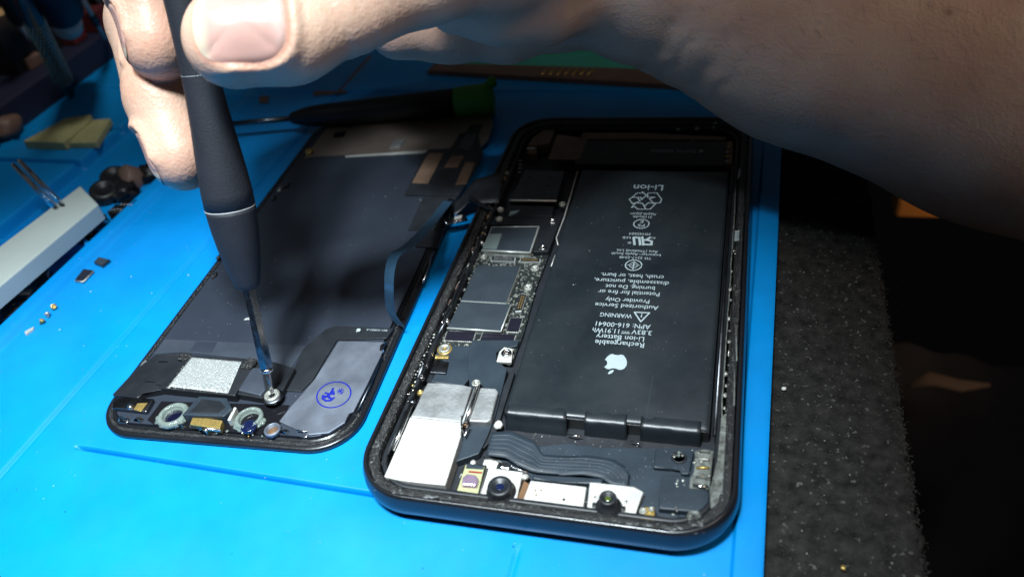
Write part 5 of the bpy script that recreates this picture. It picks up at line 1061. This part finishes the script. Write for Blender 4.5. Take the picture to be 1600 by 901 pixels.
def nets(lo, n, F):
    S = F < 0
    c = np.zeros(np.array(F.shape)-1, np.int8)
    for i in (0, 1):
        for j in (0, 1):
            for k in (0, 1): c += S[i:F.shape[0]-1+i, j:F.shape[1]-1+j, k:F.shape[2]-1+k]
    act = (c > 0) & (c < 8); idx = np.argwhere(act); ids = np.full(act.shape, -1, np.int32); ids[act] = np.arange(len(idx))
    acc = np.zeros((len(idx), 3)); cnt = np.zeros(len(idx))
    offs = [(i, j, k) for i in (0, 1) for j in (0, 1) for k in (0, 1)]
    for a in offs:
        for b in offs:
            if sum(b)-sum(a) == 1 and all(b[q] >= a[q] for q in range(3)):
                fa = F[idx[:, 0]+a[0], idx[:, 1]+a[1], idx[:, 2]+a[2]]; fb = F[idx[:, 0]+b[0], idx[:, 1]+b[1], idx[:, 2]+b[2]]
                m = (fa < 0) != (fb < 0); t = np.where(m, fa/np.where(m, fa-fb, 1), 0)
                acc += np.where(m[:, None], np.array(a)+t[:, None]*(np.array(b)-np.array(a)), 0); cnt += m
    V = lo+(idx+acc/cnt[:, None])*VX; quads = []
    for d in range(3):
        o = [0, 0, 0]; o[d] = 1; sh = [F.shape[q]-(1 if q == d else 0) for q in range(3)]
        a = S[:sh[0], :sh[1], :sh[2]]; b = S[o[0]:o[0]+sh[0], o[1]:o[1]+sh[1], o[2]:o[2]+sh[2]]
        e = np.argwhere(a != b); p, q = [(1, 2), (2, 0), (0, 1)][d]
        ok = (e[:, p] > 0) & (e[:, q] > 0) & (e[:, p] < F.shape[p]-1) & (e[:, q] < F.shape[q]-1); e = e[ok]
        fl = a[e[:, 0], e[:, 1], e[:, 2]]
        def at(dp, dq): g = e.copy(); g[:, p] -= dp; g[:, q] -= dq; return ids[g[:, 0], g[:, 1], g[:, 2]]
        Q = np.stack([at(1, 1), at(0, 1), at(0, 0), at(1, 0)], 1)
        quads.append(np.where(fl[:, None], Q, Q[:, ::-1]))
    return V, np.concatenate(quads)
lo_, n_, ax_, F_ = hand_field(); carve(lo_, n_, ax_, F_)
F_[-3:] = np.maximum(F_[-3:], 0.3); F_[:2] = np.maximum(F_[:2], 0.3); F_[:, -2:] = np.maximum(F_[:, -2:], 0.3); F_[:, :, -2:] = np.maximum(F_[:, :, -2:], 0.3); F_[:, :, :2] = np.maximum(F_[:, :, :2], 0.3)     # closed ends
def tri(P):
    g = (np.asarray(P)-lo_)/VX; i = np.clip(np.floor(g).astype(int), 0, n_-2); f = g-i; r = 0
    for a in (0, 1):
        for b in (0, 1):
            for c in (0, 1):
                w3 = (f[..., 0] if a else 1-f[..., 0])*(f[..., 1] if b else 1-f[..., 1])*(f[..., 2] if c else 1-f[..., 2]); r = r+w3*F_[i[..., 0]+a, i[..., 1]+b, i[..., 2]+c]
    return r
hv, hq = nets(lo_, n_, F_)
pe = obj('person', hv, hq, 'skin', None, True, org=(20, 40, 70))
tag(pe, 'bare right hand and forearm reaching in from the right, pinching the upright screwdriver', 'person')
def pigment():
    ca = pe.data.color_attributes.new('pigment', 'FLOAT_COLOR', 'POINT'); red = np.zeros(len(hv)); dk = np.zeros(len(hv))
    for key, a in (('thumb', 0.30), ('index', 0.42), ('middle', 0.42), ('pinky', 0.3)):
        c0 = np.array(HP[key][0][:3]); red = np.maximum(red, a*np.exp(-(np.linalg.norm(hv-c0, axis=1)/13)**2))
    for q in (HP['thumb'][2], HP['middle'][1]): red = np.maximum(red, 0.25*np.exp(-(np.linalg.norm(hv-np.array(q[:3]), axis=1)/13)**2))
    for key in ('nail_thumb', 'nail_index', 'nail_middle'):
        c, ta, nn, hl, hw = HP[key]; c, ta, nn = np.array(c), np.array(ta), np.array(nn); nn = nn-ta*(nn@ta); nn /= np.linalg.norm(nn); sv = np.cross(nn, ta)
        e = hv-c; uu, vv, ww = e@ta, e@sv, e@nn; q = (np.abs(uu/hl)**3+np.abs(vv/hw)**3)**(1/3); d = (q-1)*min(hl, hw)
        red = np.maximum(red, 0.6*np.exp(-((d+0.1)/0.8)**2)*(ww > 1.5)); dk = np.maximum(dk, 0.35*np.exp(-((d+0.2)/0.5)**2)*(ww > 1.5)*(uu < hl*0.5))
    rs = random.Random(5); A = [np.array(q[:3]) for q in HP['arm']]
    for i in range(26):                                     # moles and freckles
        t = rs.uniform(0.8, 3); k = int(t); c0 = A[k]+(A[k+1]-A[k])*(t-k)+np.array([0, -1, rs.uniform(-0.4, 1.0)])*24; r = 1.0 if i == 0 else rs.uniform(0.4, 0.9)
        j = np.argmin(np.linalg.norm(hv-c0, axis=1)); dk = np.maximum(dk, (0.6 if i == 1 else 0.13)*np.exp(-(np.linalg.norm(hv-hv[j], axis=1)/r)**2))
    buf = np.zeros((len(hv), 4), np.float32); buf[:, 0] = red; buf[:, 1] = dk; buf[:, 3] = 1; ca.data.foreach_set('color', buf.reshape(-1))
pigment()
def nail(key):
    c, ta, nn, hl, hw = HP[key]; c, ta, nn = np.array(c), np.array(ta), np.array(nn); nn = nn-ta*(nn@ta); nn /= np.linalg.norm(nn); sv = np.cross(nn, ta)
    n = 26; G = []
    for i in range(n+1):
        for j in range(n+1):
            a, b = 2*i/n-1, 2*j/n-1
            # square to superellipse
            r = (abs(a)**3+abs(b)**3)**(1/3); m = max(abs(a), abs(b)); k = (m/r if r > 1e-6 else 1)*0.985
            G.append((a*k*hl, b*k*hw, m))
    G = np.array(G); P = c+G[:, :1]*ta+G[:, 1:2]*sv+nn*16
    for _ in range(90):
        d = tri(P); P = P-nn*np.clip(d*0.7, -0.4, 0.6)[:, None]
    m = G[:, 2]; u = G[:, 0]/hl
    H = ((P-c)@nn).reshape(n+1, n+1)
    for _ in range(8):                                     # smooth plate
        K = H.copy(); K[1:-1, 1:-1] = (H[:-2, 1:-1]+H[2:, 1:-1]+H[1:-1, :-2]+H[1:-1, 2:])/4; H = K
    P = c+G[:, :1]*ta+G[:, 1:2]*sv+nn*(H.reshape(-1)+0.36-0.85*np.clip((m-0.86)/0.14, 0, 1)**2*np.clip(1.0-np.clip(u, 0, 1), 0.25, 1))[:, None]
    W = n+1; fs = [(i*W+j, (i+1)*W+j, (i+1)*W+j+1, i*W+j+1) for i in range(n) for j in range(n)]
    if np.dot(np.cross(ta, sv), nn) < 0: fs = [f[::-1] for f in fs]
    o = obj('fingernail', P, fs, 'nail', pe, True)
    ca = o.data.color_attributes.new('pigment', 'FLOAT_COLOR', 'POINT')
    for k in range(len(u)):
        e = np.clip((u[k]-0.62)/0.22, 0, 1); b = G[k, 1]/hw; lun = np.clip((-(u[k]+0.62)-b*b*0.25)/0.18+0.2, 0, 1)*0.7; rim = np.clip((m[k]-0.9)/0.1, 0, 1)*0.5
        col = np.array([0.48, 0.29, 0.25]); col = col+(np.array([0.54, 0.46, 0.35])-col)*e; col = col+(np.array([0.54, 0.39, 0.35])-col)*lun; col = col+(np.array([0.50, 0.26, 0.20])-col)*rim*(1-e)
        ca.data[k].color = (*col, 1)
    return o
for kx in ('nail_thumb', 'nail_index', 'nail_middle'): nail(kx)
# forearm hairs
def hairs():
    vs = []; fs = []; A = [np.array(q[:3]) for q in HP['arm']]; R = [q[3] for q in HP['arm']]; cam0 = np.array(D['cam']['loc'])
    for _ in range(380):
        t = random.uniform(0.9, 3); i = int(t); f = t-i; c0 = A[i]+(A[i+1]-A[i])*f; ang = random.uniform(-1.2, 1.5)
        d = (A[i+1]-A[i])/np.linalg.norm(A[i+1]-A[i]); n1 = np.array([0, -0.75, 0.66]); n1 -= d*(n1@d); n1 /= np.linalg.norm(n1); n2 = np.cross(d, n1)
        nv = n1*math.cos(ang)+n2*math.sin(ang); p0 = c0+nv*(R[i]+8)
        for _k in range(40): p0 = p0-nv*float(np.clip(tri(p0[None])[0]*0.8, -0.5, 1.0))
        g = (-d*random.uniform(0.2, 0.9)+n2*random.uniform(-0.9, 0.3)); g /= np.linalg.norm(g); L = random.uniform(3, 7); b = len(vs); th = 0.020
        for s in (0, 0.5, 1):
            q = p0+g*L*s+nv*(0.15+0.5*s*(1-s)*2); w3 = np.cross(g, nv)*th*(1.2-s)
            vs += [tuple(q-w3), tuple(q+w3), tuple(q+nv*th)]
        for s in (0, 3):
            for k in range(3): fs.append((b+s+k, b+s+(k+1) % 3, b+s+3+(k+1) % 3, b+s+3+k))
    obj('arm_hair', vs, fs, 'hair', pe, kind='stuff')
hairs()
# ================================================================== things lying about
# second screwdriver behind the screen
d2 = [np.array([*q, 6.5]) for q in D['drv2']]; a0, a1 = d2[1], d2[5]; ax2 = (a1-a0)/np.linalg.norm(a1-a0)
t2 = thing('screwdriver', 'black handled screwdriver with green end cap lying behind the screen', 'screwdriver', (a0[0], a0[1], 0)); L2 = float(np.linalg.norm(a1-a0))
lathe('handle', tuple(a0), [(1.2, -0.5), (2.0, 0), (3.0, 3.5), (3.8, 8), (4.1, 14), (4.3, 26), (4.7, L2*0.7), (5.0, L2-1)], 'black_handle', t2, 28, axis=ax2)
lathe('green_cap', tuple(a0), [(4.8, L2-1), (5.3, L2-0.6), (5.7, L2+9), (6.1, L2+11), (5.7, L2+12.5), (3, L2+13)], 'green_cap', t2, 28, axis=ax2)
lathe('shaft', tuple(a0), [(1.0, -26), (1.0, 0)], 'dark_steel', t2, 12, axis=ax2)
e2 = a0+ax2*(L2+13); lathe('cap_knob', (e2[0], e2[1], 11.5), [(1.8, 0), (1.9, 1.8), (1.2, 2.8), (0.1, 3)], 'green_cap', t2, 14)
# loose chips, screws and crumbs on the mat
ca = plate('circuit_chip', D['chip_a'], 0.0, 0.9, 'dark_steel', None, bev=0.12); plate('chip_face', inset(D['chip_a'], 0.45), 0.85, 0.97, 'shield', ca, bev=0.05)
tag(ca, 'small square chip with grey face on the blue mat, nearer the white bar', 'chip')
cb = plate('circuit_chip', D['chip_b'], 0.0, 1.0, 'chip_dark', None, bev=0.1); q = D['chip_b']; tube('chip_edge', [(*q[1], 0.5), (*q[2], 0.5), (*q[3], 0.5)], 0.3, 'solder', cb, 8)
tag(cb, 'dark rectangular chip with silver edge on the blue mat', 'chip')
for i, (x, y, r) in enumerate(D['mscrews']):
    o = lathe('loose_screw', (x, y, 0.9), [(0.35, -0.9), (0.4, -0.2), (r, 0), (r, 0.4), (r*0.8, 0.6), (r*0.45, 0.62), (r*0.4, 0.35), (0.02, 0.3)], 'gold' if i != 1 else 'solder', None, 16, axis=((0.7, -0.4, 0.6), (-0.5, 0.5, 0.7), (0.4, 0.6, 0.65))[i])
    tag(o, ['tiny loose screw on the mat, farthest of the three', 'tiny loose screw on the mat, middle of the three', 'tiny loose screw on the mat, nearest the white splinter'][i], 'screw', 'loose screws on the mat')
tag(plate('plastic_splinter', D['wbit'], 0.0, 0.6, 'white_plastic', None, bev=0.15), 'white plastic splinter on the blue mat beside the loose screws', 'splinter')
cr = D['traypts']
tag(blob('dark_crumb', (-30, -96, 0.3), 0.5, 'part_black', None, amp=0.6), 'dark crumb on the bare front of the blue mat', 'crumb')
# white bar with two glass rods lying over the tray
wb = thing('plastic_bar', 'white plastic bar with two clear rods resting across the parts tray', 'plastic bar', (np.mean([q[0] for q in D['wbar']]), np.mean([q[1] for q in D['wbar']]), 1))
W4 = [np.array(q) for q in D['wbar']]; dirw = (W4[0]-W4[1]); far = [W4[1], W4[2], W4[3]+dirw*0.9, W4[0]+dirw*0.9]
plate('body', [tuple(q) for q in far], 4.5, 10.0, 'white_plastic', wb, bev=0.5, seg=3)
for a, b in D['rods']:
    tube('clear_rod', [(*a, 8.5), ((a[0]+b[0])/2, (a[1]+b[1])/2, 14), (*b, 20)], [0.9, 0.9, 0.75], 'glass', wb, 16)
    lathe('rod_tip', (*b, 20), [(0.5, -0.4), (0.55, 0.3), (0.2, 0.8)], 'chrome', wb, 12)
# yellow sponges on the far pad
for i, (key, h, lab) in enumerate((('sponge1', 3.4, 'larger yellow sponge scrap on the far blue pad'), ('sponge2', 2.4, 'smaller yellow sponge scrap beside the larger one on the far pad'))):
    tag(plate('sponge', D[key], 1.9, 1.9+h, 'sponge', None, bev=0.4, tilt=lambda x, y: 0.25*noise.noise(Vector((x*0.2, y*0.2, 0)))), lab, 'sponge', 'sponge scraps')
# parts heaped in the tray
labs = ['round black part at the far end of the tray', 'round brown part beside the black one in the tray', 'dark folded part behind the fingers in the tray', 'black cylinder at the tray wall', 'dark flat part in the middle of the tray heap', 'silver spring among dark parts in the tray', 'shiny metal clip at the near end of the tray heap', 'dark bracket between bar and heap in the tray', 'ribbed connector leaning on the divider', 'dark ribbed connector near the divider, further back', 'silver cup lying next to the white bar']
for i, q in enumerate(D['blobs']):
    z = -2.6
    if i in (0, 3): o = lathe('loose_part', (q[0], q[1], z), [(4.6, 0), (5.0, 0.8), (5.0, 4.5), (4.2, 5.4), (2.8, 5.5), (2.5, 4.8), (0.05, 4.8)], 'part_black', None, 24, axis=(0.3, -0.2, 1))
    elif i == 1: o = lathe('loose_part', (q[0], q[1], z), [(4.8, 0), (5.0, 1), (4.9, 5.5), (4.4, 6), (0.05, 6.2)], 'part_brown', None, 24, axis=(-0.4, -0.7, 0.7))
    elif i in (5, 6, 10): o = lathe('loose_part', (q[0], q[1], z), [(2.0, 0), (2.5, 1.2), (2.5, 2.4), (2.0, 3.0), (1.3, 3.1), (1.0, 2.2), (0.05, 2.2)], 'chrome', None, 20, axis=(0.3*(i-6), 0.2, 1))
    elif i in (8, 9):
        o = plate('loose_part', [(q[0]-3, q[1]-2), (q[0]+2.4, q[1]-2.6), (q[0]+3, q[1]+2), (q[0]-2.2, q[1]+2.6)], z, z+4.4, 'part_black', None, bev=0.3)
        for k in range(4): tube('rib', [(q[0]-2+k*1.3, q[1]-1.7, z+4.5), (q[0]-1.6+k*1.3, q[1]+1.8, z+4.7)], 0.22, 'dark_steel', o, 8)
    else: o = blob('loose_part', (q[0], q[1], z+2.2), 4.2, 'part_black', None, sx=1.2, amp=0.8, seed=i+500, sub=3, fr=2.2)
    tag(o, labs[i], 'loose part', 'parts heaped in the tray')
lab3 = ['black flex scrap under the white bar with a bright corner', 'black flex scrap nearest the mat divider', 'black board scrap with a silver ring', 'black connector strip with fine pins at the picture edge', 'black strip beside the pinned connector', 'small dark bracket between two scraps', 'bent dark wire scrap near the picture edge', 'dark scrap lowest in the tray', 'dark scrap at the left picture edge, lowest', 'long pale metal strip in the near tray']
for i, q in enumerate(D['trayparts']):
    z = -2.7; a = 0.5+0.35*math.sin(i*1.9); l, wd = (5.5, 2.2) if i % 3 else (4.2, 3.0); c, s = math.cos(a), math.sin(a)
    P = [(q[0]+x*c-y*s, q[1]+x*s+y*c) for x, y in ((-l, -wd), (l, -wd*0.8), (l*0.9, wd), (-l*0.8, wd*0.9))]
    o = plate('tray_scrap', P, z+0.02*i, z+1.2+0.28*i, 'part_black' if i != 9 else 'dark_steel', None, bev=0.2)
    if i in (0, 1): plate('bright_corner', inset(P[1:3]+[tuple((np.array(P[1])+np.array(P[2]))/2+np.array([-0.8, -0.8]))], 0.3), z+1.0, z+1.5+0.28*i, 'lint', o, bev=0)
    if i == 2: lathe('silver_ring', (q[0], q[1], z+1.7), [(0.9, 0), (1.0, 0.4), (0.6, 0.5), (0.5, 0.1)], 'solder', o, 16)
    if i in (3, 9):
        for k in range(14): t = -l+0.8+k*(2*l-1.6)/13; x, y = q[0]+t*c, q[1]+t*s; tube('pin', [(x+s*1.2, y-c*1.2, z+1.4+0.28*i), (x-s*1.2, y+c*1.2, z+1.5+0.28*i)], 0.16, 'solder', o, 6)
    if i in (6, 7): tube('bent_wire', [(q[0]-3, q[1]-1, z+3), (q[0]-1, q[1]+1, z+4), (q[0]+1, q[1]-1.4, z+3.6), (q[0]+3, q[1]+0.6, z+3.4)], 0.25, 'dark_steel', o, 8)
    tag(o, lab3[i], 'scrap', 'scraps in the near tray')
# flex offcuts behind the first screen
for i, P in enumerate(D['brownbits']):
    tag(plate('flex_offcut', P, 0.05, 0.7, 'part_brown', None, bev=0.1), ['bent brown flex offcut on the mat beyond the thumb', 'tiny square brown offcut left of the bent one'][i], 'offcut')
for i, q in enumerate([(-160, 112), (-147, 117)]): tag(blob('metal_crumb', (*q, 0.6), 0.9, 'solder', None, amp=0.5, seed=i+600), ['shiny crumb right of the grip, below the thumb', 'second shiny crumb under the thumb, further right'][i], 'crumb')
# board with gold pins and green box at the back
bb = D['brownboard']; cb2 = thing('connector_board', 'brown circuit board with a row of gold pins at the back of the mat', 'circuit board', (-40, 116, 0.9))
plate('board', [bb[3], (30, 102), (30, 113), bb[1], bb[0]], 0.95, 3.0, 'part_brown', cb2, bev=0.2)
for a, b in D['pins']: tube('gold_pin', [(*a, 3.2), (*b, 3.2)], 0.35, 'gold', cb2, 8)
gb2 = thing('green_case', 'green flat case standing behind the brown circuit board', 'case', (-30, 150, 1)); plate('base', [(-86, 127.5), (-12, 119.8), (60, 113.5), (66, 205), (-70, 215)], 0.95, 2.6, 'green_board', gb2, bev=0.4); plate('lid', [(-66, 140), (56, 128), (62, 200), (-60, 208)], 2.5, 9.0, 'green_board', gb2, bev=1.2, seg=3)
# tool rack in the dark at the far left
def rbox(name, x0, x1, y0, y1, z0, z1, m, parent=None, bev=1.0): return plate(name, [(x0, y0), (x1, y0), (x1, y1), (x0, y1)], z0, z1, m, parent, bev=bev, seg=2)
rk = thing('tool_rack', 'dark navy tool rack at the far left behind the mat', 'rack', (-290, 130, 0)); rbox('tray', -330, -250, 62, 240, 1.9, 14, 'navy', rk); rbox('back_panel', -340, -290, 70, 250, 2.2, 95, 'navy', rk, 2); rbox('shelf', -300, -262, 100, 240, 13.5, 34, 'part_black', rk, 1.5)
T2 = D['tools2']
k = [np.array(v) for v in T2['kn']]; axk = k[3]-k[0]; axk /= np.linalg.norm(axk); Lk = float(np.linalg.norm(k[3]-k[0])); kn = thing('knurled_tool', 'knurled steel tool leaning by the rack', 'tool', tuple(k[0]))
lathe('rod', tuple(k[0]), [(0.8, 0), (2.0, 3), (2.6, 12), (3.2, 14), (3.3, Lk*0.8), (2.6, Lk*0.85), (2.6, Lk+25)], 'dark_steel', kn, 24, axis=axk)
def knurl():
    vs = []; fs = []; q = Vector(axk).to_track_quat('Z', 'Y')
    for i in range(18):
        for j in range(16):
            h = 16+i*(Lk*0.78-16)/18; a = 6.283*(j+0.5*(i % 2))/16; b = len(vs)
            for da, dh, r in ((-.14, 0, 3.25), (0, -1.0, 3.25), (.14, 0, 3.25), (0, 1.0, 3.25), (0, 0, 3.95)): vs.append(tuple(Vector(k[0])+q @ Vector((r*math.cos(a+da), r*math.sin(a+da), h+dh))))
            fs += [(b, b+1, b+4), (b+1, b+2, b+4), (b+2, b+3, b+4), (b+3, b, b+4)]
    return obj('knurling', vs, fs, 'brass_knurl', kn)
knurl()
c = [np.array(v) for v in T2['cap']]; axc = c[2]-c[0]; axc /= np.linalg.norm(axc); cp = thing('capped_bottle', 'dark bottle with a white cap pointing down beside the knurled handle', 'bottle', tuple(c[0]))
lathe('cap', tuple(c[0]), [(3.5, 0), (5.2, 0.8), (5.8, 2), (6.6, 17)], 'cap_white', cp, 28, axis=axc); lathe('bottle', tuple(c[0]), [(7.2, 17), (8.5, 20), (8.8, 60), (6, 66)], 'navy', cp, 28, axis=axc)
th = [np.array(v) for v in T2['thin']]; axt = th[1]-th[0]; tt = thing('steel_rod', 'thin steel rod leaning in the rack left of the fingers', 'rod', tuple(th[0])); lathe('rod', tuple(th[0]), [(0.5, 0), (1.1, 4), (1.1, float(np.linalg.norm(axt))+20)], 'steel', tt, 14, axis=axt); lathe('rod_sleeve', tuple(th[0]), [(1.6, 20), (1.8, 21), (1.8, 30), (1.5, 31)], 'black_handle', tt, 14, axis=axt)
q = T2['orange']; o = blob('wooden_block', q, 8, 'tan', None, amp=0.25, seed=1, sub=3); tag(o, 'tan rounded block at the upper left picture edge', 'block')
q = T2['brownb']; tag(plate('leather_strip', [(q[0]-14, q[1]-5), (q[0]+9, q[1]-3), (q[0]+10, q[1]+5), (q[0]-13, q[1]+5)], 14.2, 19, 'part_brown', None, bev=1), 'brown strip lying in the rack below the tan block', 'strip')
q = T2['pinkb']; tag(blob('eraser', (q[0], q[1], 5.5), 7, 'part_brown', None, amp=0.2, seed=7, sub=3), 'pinkish brown lump at the left picture edge above the pad', 'eraser')
q = T2['whiteb']; tag(blob('crumpled_foil', (q[0], q[1], 17), 3.2, 'steel', None, amp=0.8, seed=8, sub=3), 'small crumpled silver foil in the rack at the left edge', 'foil')
for i, q in enumerate(T2['red']): tag(plate('red_box', [(q[0]-9, q[1]-4), (q[0]+9, q[1]-4), (q[0]+9, q[1]+5), (q[0]-9, q[1]+5)], 14.5 if i < 2 else 34.3, 24 if i < 2 else 40, 'maroon', None, bev=0.8), ['dark red box low in the rack behind the knurled handle', 'dark red box right of the other, behind the steel rod', 'dark red box high in the rack beside the tan block'][i], 'box')
# dim things below the table edge on the right
bx = D['beyond']
def slab(name, c, ax, sz, m, parent=None, bev=2):
    return plate(name, [(c[0]-sz[0], c[1]-sz[1]), (c[0]+sz[0], c[1]-sz[1]), (c[0]+sz[0], c[1]+sz[1]), (c[0]-sz[0], c[1]+sz[1])], c[2]-sz[2], c[2], m, parent, bev=bev)
tag(slab('wooden_box', (bx[0][0]+8, bx[0][1], bx[0][2]), 0, (11, 9, 14), 'wood'), 'orange wooden box dimly lit beyond the table edge', 'box')
def drape():
    vs = []; fs = []; n = 40
    for i in range(n+1):
        for j in range(n+1):
            x = 90+260*i/n; y = -130+330*j/n
            z = -210+30*noise.noise(Vector((x*0.012, y*0.012, 0)))+14*noise.noise(Vector((x*0.04, y*0.03, 4)))-0.15*(x-90)
            vs.append((x, y, z))
    for i in range(n):
        for j in range(n): a = i*(n+1)+j; fs.append((a, a+n+1, a+n+2, a+1))
    return obj('dark_cloth', vs, fs, 'cloth_dark', None, True)
tag(drape(), 'dark crumpled cloth below the table edge on the right', 'cloth')
q = bx[1]; tag(tube('cloth_hem', [(q[0]-16, q[1]-3, q[2]+2), (q[0]-6, q[1]+1, q[2]+4), (q[0]+6, q[1], q[2]+2), (q[0]+20, q[1]+4, q[2])], [1.5, 4.5, 4.0, 1.0], 'beige', None, 12, 0.5), 'pale beige hem of cloth in the dark right of the table', 'cloth')

# more slim tools standing in the rack
for i, (a, b, r, m, lab) in enumerate((((-268, 118, 15), (-236, 88, 70), 3.0, 'black_handle', 'black tweezers handle leaning left of the knurled tool'), ((-272, 140, 15), (-250, 118, 80), 2.4, 'steel', 'slim steel pick standing behind the white cap'), ((-262, 160, 15), (-242, 138, 70), 3.4, 'maroon', 'dark red tool handle behind the steel rod'), ((-284, 112, 15), (-262, 96, 60), 2.2, 'tan', 'thin tan stick at the left of the rack'), ((-258, 176, 15), (-240, 160, 60), 4.0, 'navy', 'navy tool handle nearest the fingers in the rack'))):
    ax5 = np.array(b, float)-np.array(a, float); L5 = float(np.linalg.norm(ax5)); t5 = thing('slim_tool', lab, 'tool', a, 'tools standing in the rack')
    lathe('shank', a, [(r*0.35, 0), (r*0.4, L5*0.35)], 'steel', t5, 14, axis=ax5); lathe('grip_sleeve', a, [(r*0.6, L5*0.33), (r, L5*0.4), (r*0.9, L5*0.6), (r, L5*0.85), (r*0.8, L5)], m, t5, 20, axis=ax5)
